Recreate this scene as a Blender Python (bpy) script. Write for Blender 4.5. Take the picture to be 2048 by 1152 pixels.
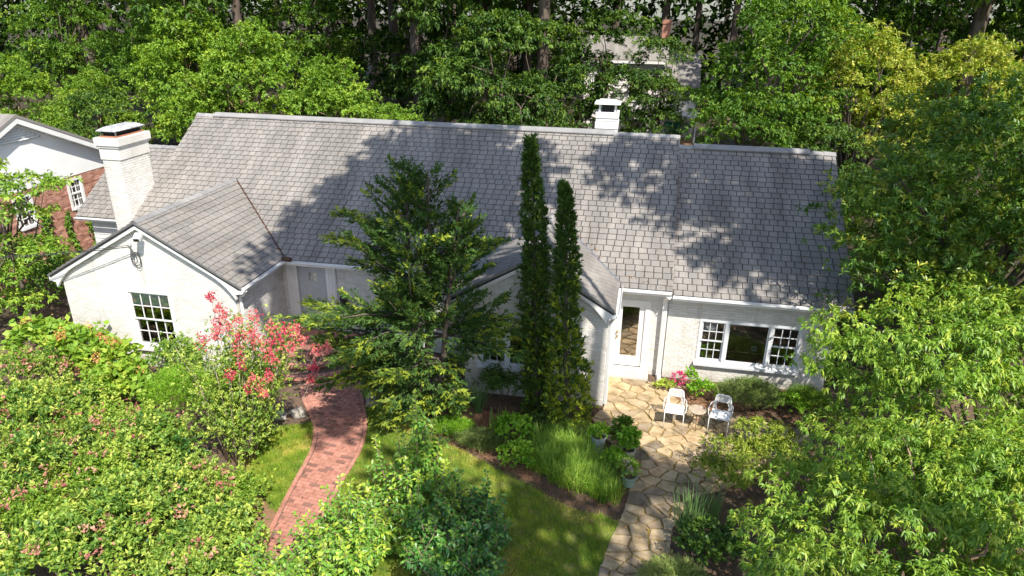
import bpy, bmesh, math, random
import numpy as np
from mathutils import Matrix, Vector

for o in list(bpy.data.objects):
    bpy.data.objects.remove(o)
scene = bpy.context.scene
COL = scene.collection
R_ = math.radians

# ------------------------------------------------------------------ camera
# house frame: x along the ridge, y away from the camera, z up (metres)
CAM_RIGHT = Vector((0.98186535, 0.18916546, 0.01252471))
CAM_UP = Vector((-0.08404728, 0.37512587, 0.9231558))
CAM_FWD = Vector((-0.16993085, 0.90746736, -0.38422193))
CAM_POS = Vector((0.0, 0.0, 9.616))
F_PX = 1389.5                       # focal length in pixels of a 2048 px wide picture
cam_d = bpy.data.cameras.new('camera')
cam_d.sensor_width = 36.0
cam_d.lens = F_PX / 2048 * 36.0
cam_d.clip_start = 0.1
cam_d.clip_end = 1500
cam = bpy.data.objects.new('camera', cam_d)
COL.objects.link(cam)
m3 = Matrix((CAM_RIGHT, CAM_UP, -CAM_FWD)).transposed()
cam.matrix_world = Matrix.Translation(CAM_POS) @ m3.to_4x4()
scene.camera = cam

# ------------------------------------------------------------------ sky, sun, exposure
SUN_DIR = Vector((0.345, -0.45, 0.70)).normalized()     # towards the sun
world = bpy.data.worlds.new('World')
scene.world = world
world.use_nodes = True
wn = world.node_tree
wn.nodes.clear()
w_out = wn.nodes.new('ShaderNodeOutputWorld')
w_bg = wn.nodes.new('ShaderNodeBackground')
w_sky = wn.nodes.new('ShaderNodeTexSky')
w_sky.sky_type = 'NISHITA'
w_sky.sun_disc = False
w_sky.sun_elevation = math.asin(SUN_DIR.z)
w_sky.sun_rotation = math.atan2(SUN_DIR.x, SUN_DIR.y)
w_sky.air_density = 1.0
w_sky.dust_density = 1.2
w_bg.inputs['Strength'].default_value = 0.145
wn.links.new(w_sky.outputs[0], w_bg.inputs['Color'])
wn.links.new(w_bg.outputs[0], w_out.inputs['Surface'])
sun_d = bpy.data.lights.new('sun', 'SUN')
sun_d.energy = 4.7
sun_d.angle = R_(0.53)
sun_d.color = (1.0, 0.945, 0.86)
sun = bpy.data.objects.new('sun', sun_d)
sun.rotation_euler = SUN_DIR.to_track_quat('Z', 'Y').to_euler()
sun.location = (10, -12, 40)
COL.objects.link(sun)
scene.view_settings.view_transform = 'Standard'
scene.view_settings.look = 'None'
scene.view_settings.exposure = 0.68
scene.view_settings.gamma = 1.0
scene.view_settings.use_curve_mapping = False
scene.render.engine = 'CYCLES'
cy = scene.cycles
cy.max_bounces = 6
cy.diffuse_bounces = 3
cy.glossy_bounces = 3
cy.transmission_bounces = 4
cy.transparent_max_bounces = 8
cy.use_denoising = True
cy.sample_clamp_indirect = 6.0

# ------------------------------------------------------------------ helpers
def link(o, parent=None):
    COL.objects.link(o)
    if parent is not None:
        o.parent = parent
        if parent.get('_w'):                      # the thing stands at its base, its parts are given in world metres
            o.matrix_parent_inverse = Matrix.Translation(-Vector(parent.location))
    return o

def tag(o, label=None, cat=None, group=None, kind=None):
    if label: o['label'] = label
    if cat: o['category'] = cat
    if group: o['group'] = group
    if kind: o['kind'] = kind
    return o

def thing(name, label, cat, loc=(0, 0, 0), rz=0.0, group=None, world=True):
    o = bpy.data.objects.new(name, None)
    o.empty_display_size = 0.2
    o.location = loc
    if world: o['_w'] = 1
    else: o.rotation_euler = (0, 0, rz)
    COL.objects.link(o)
    return tag(o, label, cat, group)

def copy_tree(o, parent=None):
    c = o.copy()
    COL.objects.link(c)
    c.parent = parent
    for ch in o.children:
        copy_tree(ch, c)
    return c

def np_mesh(name, V, F, T=None, smooth=False):
    """V (n,3), F (m,k) with a fixed k, T per-vertex tint"""
    V = np.ascontiguousarray(V, dtype=np.float32)
    F = np.ascontiguousarray(F, dtype=np.int32)
    me = bpy.data.meshes.new(name)
    m, k = F.shape
    me.vertices.add(len(V)); me.vertices.foreach_set('co', V.ravel())
    me.loops.add(m * k); me.loops.foreach_set('vertex_index', F.ravel())
    me.polygons.add(m)
    me.polygons.foreach_set('loop_start', np.arange(0, m * k, k, dtype=np.int32))
    me.polygons.foreach_set('loop_total', np.full(m, k, dtype=np.int32))
    if smooth: me.polygons.foreach_set('use_smooth', np.ones(m, dtype=bool))
    me.update(calc_edges=True)
    if T is not None:
        a = me.attributes.new('tint', 'FLOAT', 'POINT')
        a.data.foreach_set('value', np.ascontiguousarray(T, dtype=np.float32))
    return me

class MB:
    def __init__(s): s.V, s.F, s.T = [], [], []
    def add(s, vs, fs, t=0.5):
        b = len(s.V)
        s.V += [tuple(v) for v in vs]
        s.F += [tuple(b + i for i in f) for f in fs]
        s.T += [t] * len(vs)
        return s
    def box(s, x0, x1, y0, y1, z0, z1, t=0.5):
        v = [(x0,y0,z0),(x1,y0,z0),(x1,y1,z0),(x0,y1,z0),(x0,y0,z1),(x1,y0,z1),(x1,y1,z1),(x0,y1,z1)]
        return s.add(v, [(0,3,2,1),(4,5,6,7),(0,1,5,4),(1,2,6,5),(2,3,7,6),(3,0,4,7)], t)
    def prism(s, pts, off, t=0.5, caps=True):
        """closed polygon of 3D points extruded by the vector off"""
        n = len(pts); o = Vector(off)
        p = [Vector(q) for q in pts]
        vs = p + [q + o for q in p]
        fs = [(i, (i + 1) % n, n + (i + 1) % n, n + i) for i in range(n)]
        if caps: fs += [tuple(range(n - 1, -1, -1)), tuple(range(n, 2 * n))]
        return s.add(vs, fs, t)
    def obox(s, a, b, w, h, t=0.5, up=(0, 0, 1)):
        """bar from a to b, w wide and h high"""
        a, b = Vector(a), Vector(b); d = (b - a).normalized(); up = Vector(up)
        sd = d.cross(up)
        if sd.length < 1e-4: sd = d.cross(Vector((1, 0, 0)))
        sd.normalize(); u = sd.cross(d)
        q = [sd * (w/2) - u * (h/2), -sd * (w/2) - u * (h/2), -sd * (w/2) + u * (h/2), sd * (w/2) + u * (h/2)]
        return s.prism([a + k for k in q], b - a, t)
    def tube(s, pts, rad, seg=8, t=0.5, caps=True):
        pts = [Vector(q) for q in pts]; n = len(pts)
        if not hasattr(rad, '__len__'): rad = [rad] * n
        b = len(s.V); prev = None
        for i, q in enumerate(pts):
            d = (pts[min(i + 1, n - 1)] - pts[max(i - 1, 0)]).normalized()
            if prev is None:
                e = d.orthogonal().normalized()
            else:
                e = (prev - d * prev.dot(d)).normalized()
            prev = e; g = d.cross(e)
            for k in range(seg):
                a = 2 * math.pi * k / seg
                s.V.append(tuple(q + (e * math.cos(a) + g * math.sin(a)) * rad[i])); s.T.append(t)
        for i in range(n - 1):
            for k in range(seg):
                k2 = (k + 1) % seg
                s.F.append((b + i*seg + k, b + i*seg + k2, b + (i+1)*seg + k2, b + (i+1)*seg + k))
        if caps:
            s.F.append(tuple(b + k for k in range(seg - 1, -1, -1)))
            s.F.append(tuple(b + (n-1)*seg + k for k in range(seg)))
        return s
    def lathe(s, prof, c, seg=20, t=0.5):
        b = len(s.V); n = len(prof)
        for r, z in prof:
            for k in range(seg):
                a = 2 * math.pi * k / seg
                s.V.append((c[0] + r*math.cos(a), c[1] + r*math.sin(a), c[2] + z)); s.T.append(t)
        for i in range(n - 1):
            for k in range(seg):
                k2 = (k + 1) % seg
                s.F.append((b + i*seg + k, b + i*seg + k2, b + (i+1)*seg + k2, b + (i+1)*seg + k))
        s.F.append(tuple(b + k for k in range(seg - 1, -1, -1)))
        s.F.append(tuple(b + (n-1)*seg + k for k in range(seg)))
        return s
    def build(s, name, mat, parent=None, smooth=False, bevel=0.0):
        me = bpy.data.meshes.new(name)
        me.from_pydata(s.V, [], s.F)
        a = me.attributes.new('tint', 'FLOAT', 'POINT')
        a.data.foreach_set('value', np.array(s.T, dtype=np.float32))
        if smooth: me.polygons.foreach_set('use_smooth', np.ones(len(me.polygons), dtype=bool))
        me.update()
        me.materials.append(mat)
        o = bpy.data.objects.new(name, me)
        if bevel > 0:
            md = o.modifiers.new('bevel', 'BEVEL'); md.width = bevel; md.segments = 1; md.limit_method = 'ANGLE'
        return link(o, parent)

def clip_poly(P, Q):
    """convex/any polygon P clipped by convex counter-clockwise polygon Q (2D)"""
    out = list(P)
    for i in range(len(Q)):
        ax, ay = Q[i]; bx, by = Q[(i + 1) % len(Q)]
        inp, out = out, []
        if not inp: return []
        def sd(p): return (bx-ax)*(p[1]-ay) - (by-ay)*(p[0]-ax)
        for j in range(len(inp)):
            p, q = inp[j], inp[(j + 1) % len(inp)]
            dp, dq = sd(p), sd(q)
            if dp >= 0: out.append(p)
            if (dp >= 0) != (dq >= 0):
                t = dp / (dp - dq)
                out.append((p[0] + t*(q[0]-p[0]), p[1] + t*(q[1]-p[1])))
    return out

def parea(P):
    return 0.5 * sum(P[i][0]*P[(i+1) % len(P)][1] - P[(i+1) % len(P)][0]*P[i][1] for i in range(len(P)))

def shrink(P, d):
    """move every edge of a convex ccw polygon inwards by d"""
    out = list(P)
    n = len(P)
    for i in range(n):
        ax, ay = P[i]; bx, by = P[(i + 1) % n]
        L = math.hypot(bx-ax, by-ay)
        if L < 1e-6: continue
        nx, ny = -(by-ay)/L, (bx-ax)/L
        a = (ax + nx*d, ay + ny*d); b = (bx + nx*d, by + ny*d)
        inp, out = out, []
        for j in range(len(inp)):
            p, q = inp[j], inp[(j + 1) % len(inp)]
            dp = (b[0]-a[0])*(p[1]-a[1]) - (b[1]-a[1])*(p[0]-a[0])
            dq = (b[0]-a[0])*(q[1]-a[1]) - (b[1]-a[1])*(q[0]-a[0])
            if dp >= 0: out.append(p)
            if (dp >= 0) != (dq >= 0):
                t = dp / (dp - dq)
                out.append((p[0] + t*(q[0]-p[0]), p[1] + t*(q[1]-p[1])))
        if len(out) < 3: return []
    return out

# ------------------------------------------------------------------ materials
MATS = {}
def new_mat(name):
    m = bpy.data.materials.new(name); m.use_nodes = True
    n = m.node_tree; n.nodes.clear()
    out = n.nodes.new('ShaderNodeOutputMaterial')
    MATS[name] = m
    return m, n, out

def ramp(n, stops):
    r = n.nodes.new('ShaderNodeValToRGB')
    el = r.color_ramp.elements
    while len(el) < len(stops): el.new(0.5)
    for e, (p, c) in zip(el, stops):
        e.position = p; e.color = (*c, 1)
    return r

def surf(name, c0, c1, rough=0.8, nscale=3.0, bump=0.0, bscale=60.0, tint=None, tint_amt=1.0, c2=None, spec=0.3, metal=0.0, detail=6.0, stretch=None, coat=0.0):
    """diffuse surface: two tones of noise, optional per-piece tint ramp multiplied in"""
    m, n, out = new_mat(name)
    p = n.nodes.new('ShaderNodeBsdfPrincipled')
    p.inputs['Roughness'].default_value = rough
    p.inputs['Specular IOR Level'].default_value = spec
    p.inputs['Metallic'].default_value = metal
    if coat: p.inputs['Coat Weight'].default_value = coat
    tc = n.nodes.new('ShaderNodeTexCoord')
    src = tc.outputs['Object']
    if stretch:
        mp = n.nodes.new('ShaderNodeMapping'); mp.inputs['Scale'].default_value = stretch
        n.links.new(src, mp.inputs['Vector']); src = mp.outputs[0]
    nz = n.nodes.new('ShaderNodeTexNoise')
    nz.inputs['Scale'].default_value = nscale; nz.inputs['Detail'].default_value = detail
    nz.inputs['Roughness'].default_value = 0.62
    n.links.new(src, nz.inputs['Vector'])
    st = [(0.33, c0), (0.67, c1)] if c2 is None else [(0.28, c0), (0.5, c1), (0.72, c2)]
    r = ramp(n, st)
    n.links.new(nz.outputs['Fac'], r.inputs['Fac'])
    col = r.outputs['Color']
    if tint:
        at = n.nodes.new('ShaderNodeAttribute'); at.attribute_name = 'tint'
        tr = ramp(n, tint)
        tr.color_ramp.interpolation = 'LINEAR'
        n.links.new(at.outputs['Fac'], tr.inputs['Fac'])
        mx = n.nodes.new('ShaderNodeMix'); mx.data_type = 'RGBA'; mx.blend_type = 'MULTIPLY'
        mx.inputs[0].default_value = tint_amt
        n.links.new(col, mx.inputs[6]); n.links.new(tr.outputs['Color'], mx.inputs[7])
        col = mx.outputs[2]
    n.links.new(col, p.inputs['Base Color'])
    if bump > 0:
        b = n.nodes.new('ShaderNodeBump'); b.inputs['Strength'].default_value = bump; b.inputs['Distance'].default_value = 0.02
        n2 = n.nodes.new('ShaderNodeTexNoise'); n2.inputs['Scale'].default_value = bscale; n2.inputs['Detail'].default_value = 5
        n.links.new(src, n2.inputs['Vector'])
        n.links.new(n2.outputs['Fac'], b.inputs['Height'])
        n.links.new(b.outputs[0], p.inputs['Normal'])
    n.links.new(p.outputs[0], out.inputs['Surface'])
    return m

LEAF_GAIN = 2.1
def leaf_mat(name, stops, trans=0.35, gloss=0.06, rough=0.4, big=0.0):
    """leaf: colour by the leaf's own tint; some light passes through"""
    m, n, out = new_mat(name)
    at = n.nodes.new('ShaderNodeAttribute'); at.attribute_name = 'tint'
    r = ramp(n, [(p, tuple(min(0.8, v*k*LEAF_GAIN) for v, k in zip(c, (1.12, 1.0, 0.60)))) for p, c in stops])
    n.links.new(at.outputs['Fac'], r.inputs['Fac'])
    d = n.nodes.new('ShaderNodeBsdfDiffuse'); t = n.nodes.new('ShaderNodeBsdfTranslucent')
    n.links.new(r.outputs['Color'], d.inputs['Color'])
    hs = n.nodes.new('ShaderNodeHueSaturation'); hs.inputs['Saturation'].default_value = 1.15; hs.inputs['Value'].default_value = 1.5
    hs.inputs['Hue'].default_value = 0.485
    n.links.new(r.outputs['Color'], hs.inputs['Color']); n.links.new(hs.outputs[0], t.inputs['Color'])
    mx = n.nodes.new('ShaderNodeMixShader'); mx.inputs[0].default_value = trans*0.75
    n.links.new(d.outputs[0], mx.inputs[1]); n.links.new(t.outputs[0], mx.inputs[2])
    g = n.nodes.new('ShaderNodeBsdfGlossy'); g.inputs['Roughness'].default_value = rough + 0.1
    g.inputs['Color'].default_value = (0.9, 0.95, 1, 1)
    m2 = n.nodes.new('ShaderNodeMixShader'); m2.inputs[0].default_value = gloss*0.30
    n.links.new(mx.outputs[0], m2.inputs[1]); n.links.new(g.outputs[0], m2.inputs[2])
    n.links.new(m2.outputs[0], out.inputs['Surface'])
    return m

def glass_mat(name, see=0.6, tintc=(0.75, 0.8, 0.78)):
    m, n, out = new_mat(name)
    tr = n.nodes.new('ShaderNodeBsdfTransparent'); tr.inputs['Color'].default_value = (*tintc, 1)
    g = n.nodes.new('ShaderNodeBsdfGlossy'); g.inputs['Roughness'].default_value = 0.015
    fr = n.nodes.new('ShaderNodeFresnel'); fr.inputs['IOR'].default_value = 1.55
    ad = n.nodes.new('ShaderNodeMath'); ad.operation = 'ADD'; ad.inputs[1].default_value = 1 - see - 0.25
    n.links.new(fr.outputs[0], ad.inputs[0])
    mx = n.nodes.new('ShaderNodeMixShader')
    n.links.new(ad.outputs[0], mx.inputs[0]); n.links.new(tr.outputs[0], mx.inputs[1]); n.links.new(g.outputs[0], mx.inputs[2])
    n.links.new(mx.outputs[0], out.inputs['Surface'])
    return m

M_BRICKW = surf('white_painted_brick', (0.62, 0.593, 0.55), (0.735, 0.71, 0.67), 0.7, 0.9, 0.25, 45, c2=(0.775, 0.755, 0.72), tint=[(0, (0.87, 0.86, 0.83)), (1, (1, 1, 1))])
# splash dirt and damp along the foot of the painted walls
def foot_dirt(m, h=0.35, col=(0.22, 0.19, 0.13)):
    n = m.node_tree; p = next(q for q in n.nodes if q.type == 'BSDF_PRINCIPLED'); src = p.inputs['Base Color'].links[0].from_socket
    tc = n.nodes.new('ShaderNodeTexCoord'); sp = n.nodes.new('ShaderNodeSeparateXYZ'); n.links.new(tc.outputs['Object'], sp.inputs[0])
    nz = n.nodes.new('ShaderNodeTexNoise'); nz.inputs['Scale'].default_value = 3.5; nz.inputs['Detail'].default_value = 6; n.links.new(tc.outputs['Object'], nz.inputs['Vector'])
    mr = n.nodes.new('ShaderNodeMapRange'); mr.inputs['From Min'].default_value = 0.0; mr.inputs['From Max'].default_value = h; mr.inputs['To Min'].default_value = 0.62; mr.inputs['To Max'].default_value = -0.1
    n.links.new(sp.outputs['Z'], mr.inputs['Value'])
    mu = n.nodes.new('ShaderNodeMath'); mu.operation = 'MULTIPLY'; n.links.new(mr.outputs[0], mu.inputs[0]); n.links.new(nz.outputs['Fac'], mu.inputs[1])
    # faint vertical drip streaks
    mp = n.nodes.new('ShaderNodeMapping'); mp.inputs['Scale'].default_value = (7, 7, 0.5); n.links.new(tc.outputs['Object'], mp.inputs['Vector'])
    n2 = n.nodes.new('ShaderNodeTexNoise'); n2.inputs['Scale'].default_value = 1.0; n2.inputs['Detail'].default_value = 4; n.links.new(mp.outputs[0], n2.inputs['Vector'])
    r2_ = ramp(n, [(0.56, (0, 0, 0)), (0.78, (0.35, 0.35, 0.35))]); n.links.new(n2.outputs['Fac'], r2_.inputs['Fac'])
    ad = n.nodes.new('ShaderNodeMath'); ad.operation = 'ADD'; ad.use_clamp = True; n.links.new(mu.outputs[0], ad.inputs[0]); n.links.new(r2_.outputs['Color'], ad.inputs[1])
    mx = n.nodes.new('ShaderNodeMix'); mx.data_type = 'RGBA'; n.links.new(ad.outputs[0], mx.inputs[0]); n.links.new(src, mx.inputs[6]); mx.inputs[7].default_value = (*col, 1)
    n.links.new(mx.outputs[2], p.inputs['Base Color'])
foot_dirt(M_BRICKW)
M_MORTARW = surf('white_painted_mortar', (0.56, 0.535, 0.50), (0.66, 0.64, 0.605), 0.8, 2.0, 0.2, 60)
M_TRIM = surf('white_trim_paint', (0.70, 0.69, 0.67), (0.77, 0.77, 0.75), 0.45, 2.2, 0.05, 30)
M_GUTTER = surf('white_gutter_metal', (0.70, 0.69, 0.67), (0.80, 0.80, 0.79), 0.35, 1.4, 0.04, 20)
M_SHINGLE = surf('slate_grey_shingle', (0.195, 0.182, 0.166), (0.315, 0.294, 0.270), 0.85, 0.7, 0.35, 120, stretch=(2.6, 0.5, 0.5),
                 tint=[(0, (0.84, 0.85, 0.86)), (0.5, (0.95, 0.94, 0.93)), (1, (1.05, 1.02, 0.99))])
M_DECK = surf('roof_felt', (0.035, 0.035, 0.037), (0.05, 0.05, 0.05), 0.9, 4)
M_RIDGE = surf('grey_ridge_cap', (0.24, 0.24, 0.235), (0.33, 0.32, 0.31), 0.8, 2.0, 0.3, 90, tint=[(0, (0.8, 0.8, 0.82)), (1, (1.1, 1.08, 1.05))])
M_COPPER = surf('weathered_copper_flashing', (0.09, 0.05, 0.035), (0.16, 0.09, 0.06), 0.5, 9, metal=0.6)
M_LEAD = surf('grey_metal_flashing', (0.28, 0.28, 0.29), (0.45, 0.45, 0.46), 0.35, 5, metal=0.7)
M_CAPMETAL = surf('galvanised_cap', (0.24, 0.24, 0.25), (0.55, 0.55, 0.55), 0.6, 9, metal=0.0)
M_DARK = surf('dark_void', (0.015, 0.015, 0.015), (0.02, 0.02, 0.02), 0.9, 4)
M_GLASS = glass_mat('window_glass', 0.52)
M_GLASSD = glass_mat('door_glass', 0.38, (0.85, 0.8, 0.72))
M_INT = surf('room_plaster', (0.30, 0.26, 0.21), (0.36, 0.32, 0.26), 0.9, 1)
M_FLOORW = surf('oak_floor', (0.16, 0.085, 0.04), (0.24, 0.13, 0.06), 0.4, 2, stretch=(1, 12, 1))
M_BLIND = surf('pale_window_blind', (0.76, 0.78, 0.74), (0.80, 0.81, 0.78), 0.8, 3)
M_WINFRAME = surf('bluish_white_window_paint', (0.60, 0.62, 0.64), (0.70, 0.71, 0.72), 0.5, 2)
M_DOORGREY = surf('pale_grey_door_paint', (0.42, 0.44, 0.46), (0.48, 0.50, 0.51), 0.45, 2)
M_BRASS = surf('aged_brass', (0.35, 0.25, 0.10), (0.45, 0.33, 0.15), 0.3, 8, metal=1.0)
M_BLACKMETAL = surf('black_iron', (0.02, 0.02, 0.022), (0.035, 0.035, 0.035), 0.5, 9)
M_CABLE = surf('black_cable', (0.03, 0.03, 0.03), (0.05, 0.05, 0.05), 0.6, 9)
M_REDBRICK = surf('red_brick', (0.38, 0.18, 0.125), (0.50, 0.27, 0.20), 0.85, 5, 0.3, 70,
                  tint=[(0, (0.55, 0.5, 0.5)), (0.35, (0.9, 0.9, 0.9)), (0.75, (1.05, 1.0, 0.98)), (1, (1.5, 1.6, 1.7))])
M_MORTAR = surf('grey_mortar', (0.32, 0.29, 0.26), (0.42, 0.39, 0.35), 0.9, 6)
M_PAVER = surf('red_paving_brick', (0.38, 0.16, 0.115), (0.50, 0.245, 0.185), 0.85, 7, 0.35, 80,
               tint=[(0, (0.44, 0.52, 0.56)), (0.16, (0.66, 0.72, 0.74)), (0.2, (0.86, 0.88, 0.88)), (1, (1.12, 1.12, 1.12))])
M_PAVEJOINT = surf('sandy_paving_joint', (0.11, 0.075, 0.055), (0.17, 0.12, 0.09), 0.95, 8)
M_FLAG = surf('buff_flagstone', (0.22, 0.17, 0.095), (0.44, 0.35, 0.225), 0.8, 3.2, 0.6, 25, c2=(0.56, 0.475, 0.34),
              tint=[(0, (0.48, 0.48, 0.52)), (0.3, (0.72, 0.68, 0.66)), (0.55, (0.95, 0.90, 0.84)), (0.8, (1.08, 1.02, 0.9)), (1, (1.12, 0.98, 0.86))])
M_MOSSJOINT = surf('mossy_joint_soil', (0.12, 0.085, 0.03), (0.25, 0.18, 0.05), 0.95, 4, 0.6, 50, c2=(0.20, 0.17, 0.035))
M_SOIL = surf('mulch_and_soil', (0.06, 0.042, 0.03), (0.13, 0.09, 0.06), 0.95, 3.5, 0.8, 35, c2=(0.20, 0.12, 0.075))
M_STRAW = surf('pine_straw', (0.17, 0.085, 0.045), (0.30, 0.17, 0.10), 0.9, 9, 0.8, 60, stretch=(1, 3, 1), c2=(0.36, 0.22, 0.13))
M_TURF = surf('turf_soil', (0.07, 0.11, 0.02), (0.17, 0.19, 0.035), 0.95, 1.9, 0.6, 60, c2=(0.24, 0.20, 0.09))
M_FOREST = surf('forest_floor', (0.025, 0.02, 0.012), (0.06, 0.045, 0.028), 0.95, 0.8, 0.5, 8, c2=(0.04, 0.05, 0.015))
M_BARK = surf('brown_bark', (0.075, 0.055, 0.042), (0.16, 0.125, 0.10), 0.9, 6, 0.8, 22, stretch=(1, 1, 0.25))
M_BARKPALE = surf('pale_bark', (0.30, 0.24, 0.17), (0.45, 0.38, 0.29), 0.8, 8, 0.4, 25, stretch=(1, 1, 0.3))
M_BARKTAN = surf('tan_bark', (0.24, 0.155, 0.10), (0.36, 0.25, 0.17), 0.85, 5, 0.5, 25, stretch=(1, 1, 0.3))
M_WHITEMETAL = surf('white_powder_coat', (0.74, 0.75, 0.74), (0.80, 0.80, 0.79), 0.4, 6)
M_TABLETOP = surf('mosaic_stone_top', (0.34, 0.26, 0.19), (0.52, 0.43, 0.33), 0.6, 14, 0.3, 60)
M_RUST = surf('rusty_iron', (0.17, 0.07, 0.04), (0.30, 0.14, 0.08), 0.75, 12)
M_STONE = surf('grey_fieldstone', (0.24, 0.21, 0.18), (0.40, 0.36, 0.31), 0.85, 5, 0.6, 18)
M_POTBLUE = surf('grey_blue_glaze', (0.36, 0.40, 0.43), (0.46, 0.50, 0.52), 0.3, 3, coat=0.3)
M_POTCREAM = surf('cream_glaze', (0.45, 0.44, 0.38), (0.58, 0.57, 0.50), 0.35, 3, coat=0.3)
M_POTSAGE = surf('sage_green_glaze', (0.25, 0.34, 0.31), (0.34, 0.43, 0.39), 0.3, 3, coat=0.3)
M_SIDING = surf('white_siding', (0.66, 0.65, 0.62), (0.74, 0.73, 0.70), 0.6, 1.2)
M_FARWHITE = surf('far_house_white', (0.70, 0.66, 0.63), (0.78, 0.75, 0.72), 0.7, 1.2)
M_TEAL = surf('teal_cushion', (0.02, 0.20, 0.20), (0.04, 0.27, 0.26), 0.8, 8)
M_ORANGE = surf('amber_lampshade', (0.55, 0.22, 0.05), (0.62, 0.28, 0.08), 0.7, 9)
M_WOODFENCE = surf('cedar_fence', (0.28, 0.15, 0.07), (0.40, 0.24, 0.13), 0.85, 5, stretch=(6, 6, 1))
M_TERRA = surf('terracotta', (0.35, 0.14, 0.08), (0.42, 0.19, 0.11), 0.8, 6)
M_REFLBACK = surf('brown_reflection_backing', (0.42, 0.26, 0.14), (0.52, 0.34, 0.20), 0.5, 3, stretch=(8, 8, 1))  # brown standing in for the patio mirrored in the door glass
M_GABLEW = surf('sun_whitened_panel', (0.80, 0.80, 0.79), (0.86, 0.86, 0.85), 0.5, 1.2)  # whiter than the trim: strong sunlight put into the neighbour gable's colour
# ================================================================== ground
rng = random.Random(7)
def sheet(name, pts, z, mat, kind='structure', sub=0):
    mb = MB(); mb.add([(x, y, z) for x, y in pts], [tuple(range(len(pts)))])
    return tag(mb.build(name, mat), kind=kind)
sheet('ground', [(-260, -120), (260, -120), (260, 420), (-260, 420)], -0.012, M_FOREST)
sheet('garden_bed_soil', [(-19, 5), (9, 5), (9, 17.8), (-19, 17.8)], -0.004, M_SOIL)

def smooth_curve(pts, k=8):
    """Catmull-Rom through 2D points"""
    out = []
    n = len(pts)
    for i in range(n - 1):
        p0, p1, p2, p3 = pts[max(i-1, 0)], pts[i], pts[i+1], pts[min(i+2, n-1)]
        for j in range(k):
            t = j / k
            out.append(tuple(0.5*((2*p1[a]) + (-p0[a]+p2[a])*t + (2*p0[a]-5*p1[a]+4*p2[a]-p3[a])*t*t + (-p0[a]+3*p1[a]-3*p2[a]+p3[a])*t**3) for a in (0, 1)))
    out.append(tuple(pts[-1]))
    return out

PATH_L = smooth_curve([(-8.58,14.97),(-8.12,14.15),(-7.63,13.54),(-7.22,12.92),(-6.97,12.3),(-6.87,11.75),(-6.78,11.04),(-6.68,10.33),(-6.50,9.36),(-6.25,8.2),(-5.9,6.8)])
PATH_R = smooth_curve([(-6.98,15.3),(-6.57,14.48),(-6.13,13.62),(-5.90,12.98),(-5.77,12.35),(-5.74,11.7),(-5.72,11.0),(-5.66,10.35),(-5.5,9.36),(-5.25,8.2),(-4.9,6.8)])
PATIO = smooth_curve([(-0.45,17.0),(-0.45,15.5),(-0.63,14.8),(-0.35,14.15),(0.04,13.6),(0.3,12.6),(0.28,11.8),(0.1,11.0),(-0.1,10.0),(-0.3,8.6)], 4) + \
        smooth_curve([(1.15,8.6),(1.1,10.0),(1.15,11.2),(1.6,12.2),(2.5,12.9),(3.4,13.6),(4.3,14.6),(4.35,15.3),(3.2,15.55),(2.4,15.75),(1.7,15.95),(1.25,16.3),(0.98,16.9)], 4)
LAWN_R = smooth_curve([(-4.95,14.0),(-4.44,13.3),(-3.6,12.95),(-3.05,12.64),(-2.28,12.2),(-1.59,11.85),(-0.8,11.45),(0.12,11.25),(0.05,10.8),(-0.15,9.9),(-0.35,8.4)], 4)
def curve_x(cv, y):
    for a, b in zip(cv[:-1], cv[1:]):
        if min(a[1], b[1]) <= y <= max(a[1], b[1]) and abs(a[1]-b[1]) > 1e-6:
            t = (y - a[1]) / (b[1] - a[1]); return a[0] + t*(b[0]-a[0])
    return cv[-1][0] if y < cv[-1][1] else cv[0][0]
lawn_r_poly = LAWN_R + [(x, y) for x, y in reversed(PATH_R) if 8.4 < y < 14.3]
sheet('lawn', lawn_r_poly, 0.004, M_TURF)
lawn_l_poly = [(x, y) for x, y in PATH_L if 10.0 < y < 13.3] + smooth_curve([(-6.85,10.2),(-7.4,10.75),(-8.0,11.3),(-8.6,11.9),(-8.6,12.5),(-8.0,12.9)], 4)
sheet('lawn', lawn_l_poly, 0.004, M_TURF)
sheet('pine_straw_bed', smooth_curve([(-5.4,14.2),(-4.9,13.9),(-4.3,13.4),(-3.6,13.05),(-2.9,12.7),(-2.3,12.35),(-1.6,12.1),(-1.9,12.9),(-2.4,13.9),(-3.2,14.6),(-4.6,14.9)], 4), 0.001, M_STRAW)
sheet('pine_straw_bed', smooth_curve([(1.0,16.85),(1.4,16.2),(2.4,15.85),(3.0,16.1),(2.6,16.6),(1.9,16.9)], 4), 0.001, M_STRAW)
sheet('pine_straw_bed', smooth_curve([(-6.66,10.2),(-6.5,9.3),(-7.3,9.4),(-7.4,10.6)], 4), 0.001, M_STRAW)

# ---- brick path
path_base = MB()
pl = PATH_L; pr_ = PATH_R
n = len(pl)
path_base.add([(x, y, 0.008) for x, y in pl] + [(x, y, 0.008) for x, y in pr_], [(i, n + i, n + i + 1, i + 1) for i in range(n - 1)])
path = tag(path_base.build('brick_path', M_PAVEJOINT), kind='structure')
def strip_polys():
    for i in range(n - 1):
        yield [pl[i], pl[i+1], pr_[i+1], pr_[i]]
pieces = []
BL, BW = 0.215, 0.098
path_outline = [(x + 0.10, y) for x, y in pl] + [(x - 0.10, y) for x, y in reversed(pr_)]
def in_poly(p, P):
    c = False; j = len(P) - 1
    for i in range(len(P)):
        if (P[i][1] > p[1]) != (P[j][1] > p[1]) and p[0] < (P[j][0]-P[i][0])*(p[1]-P[i][1])/(P[j][1]-P[i][1]) + P[i][0]:
            c = not c
        j = i
    return c
CA, SA = math.cos(R_(8)), math.sin(R_(8))
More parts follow.
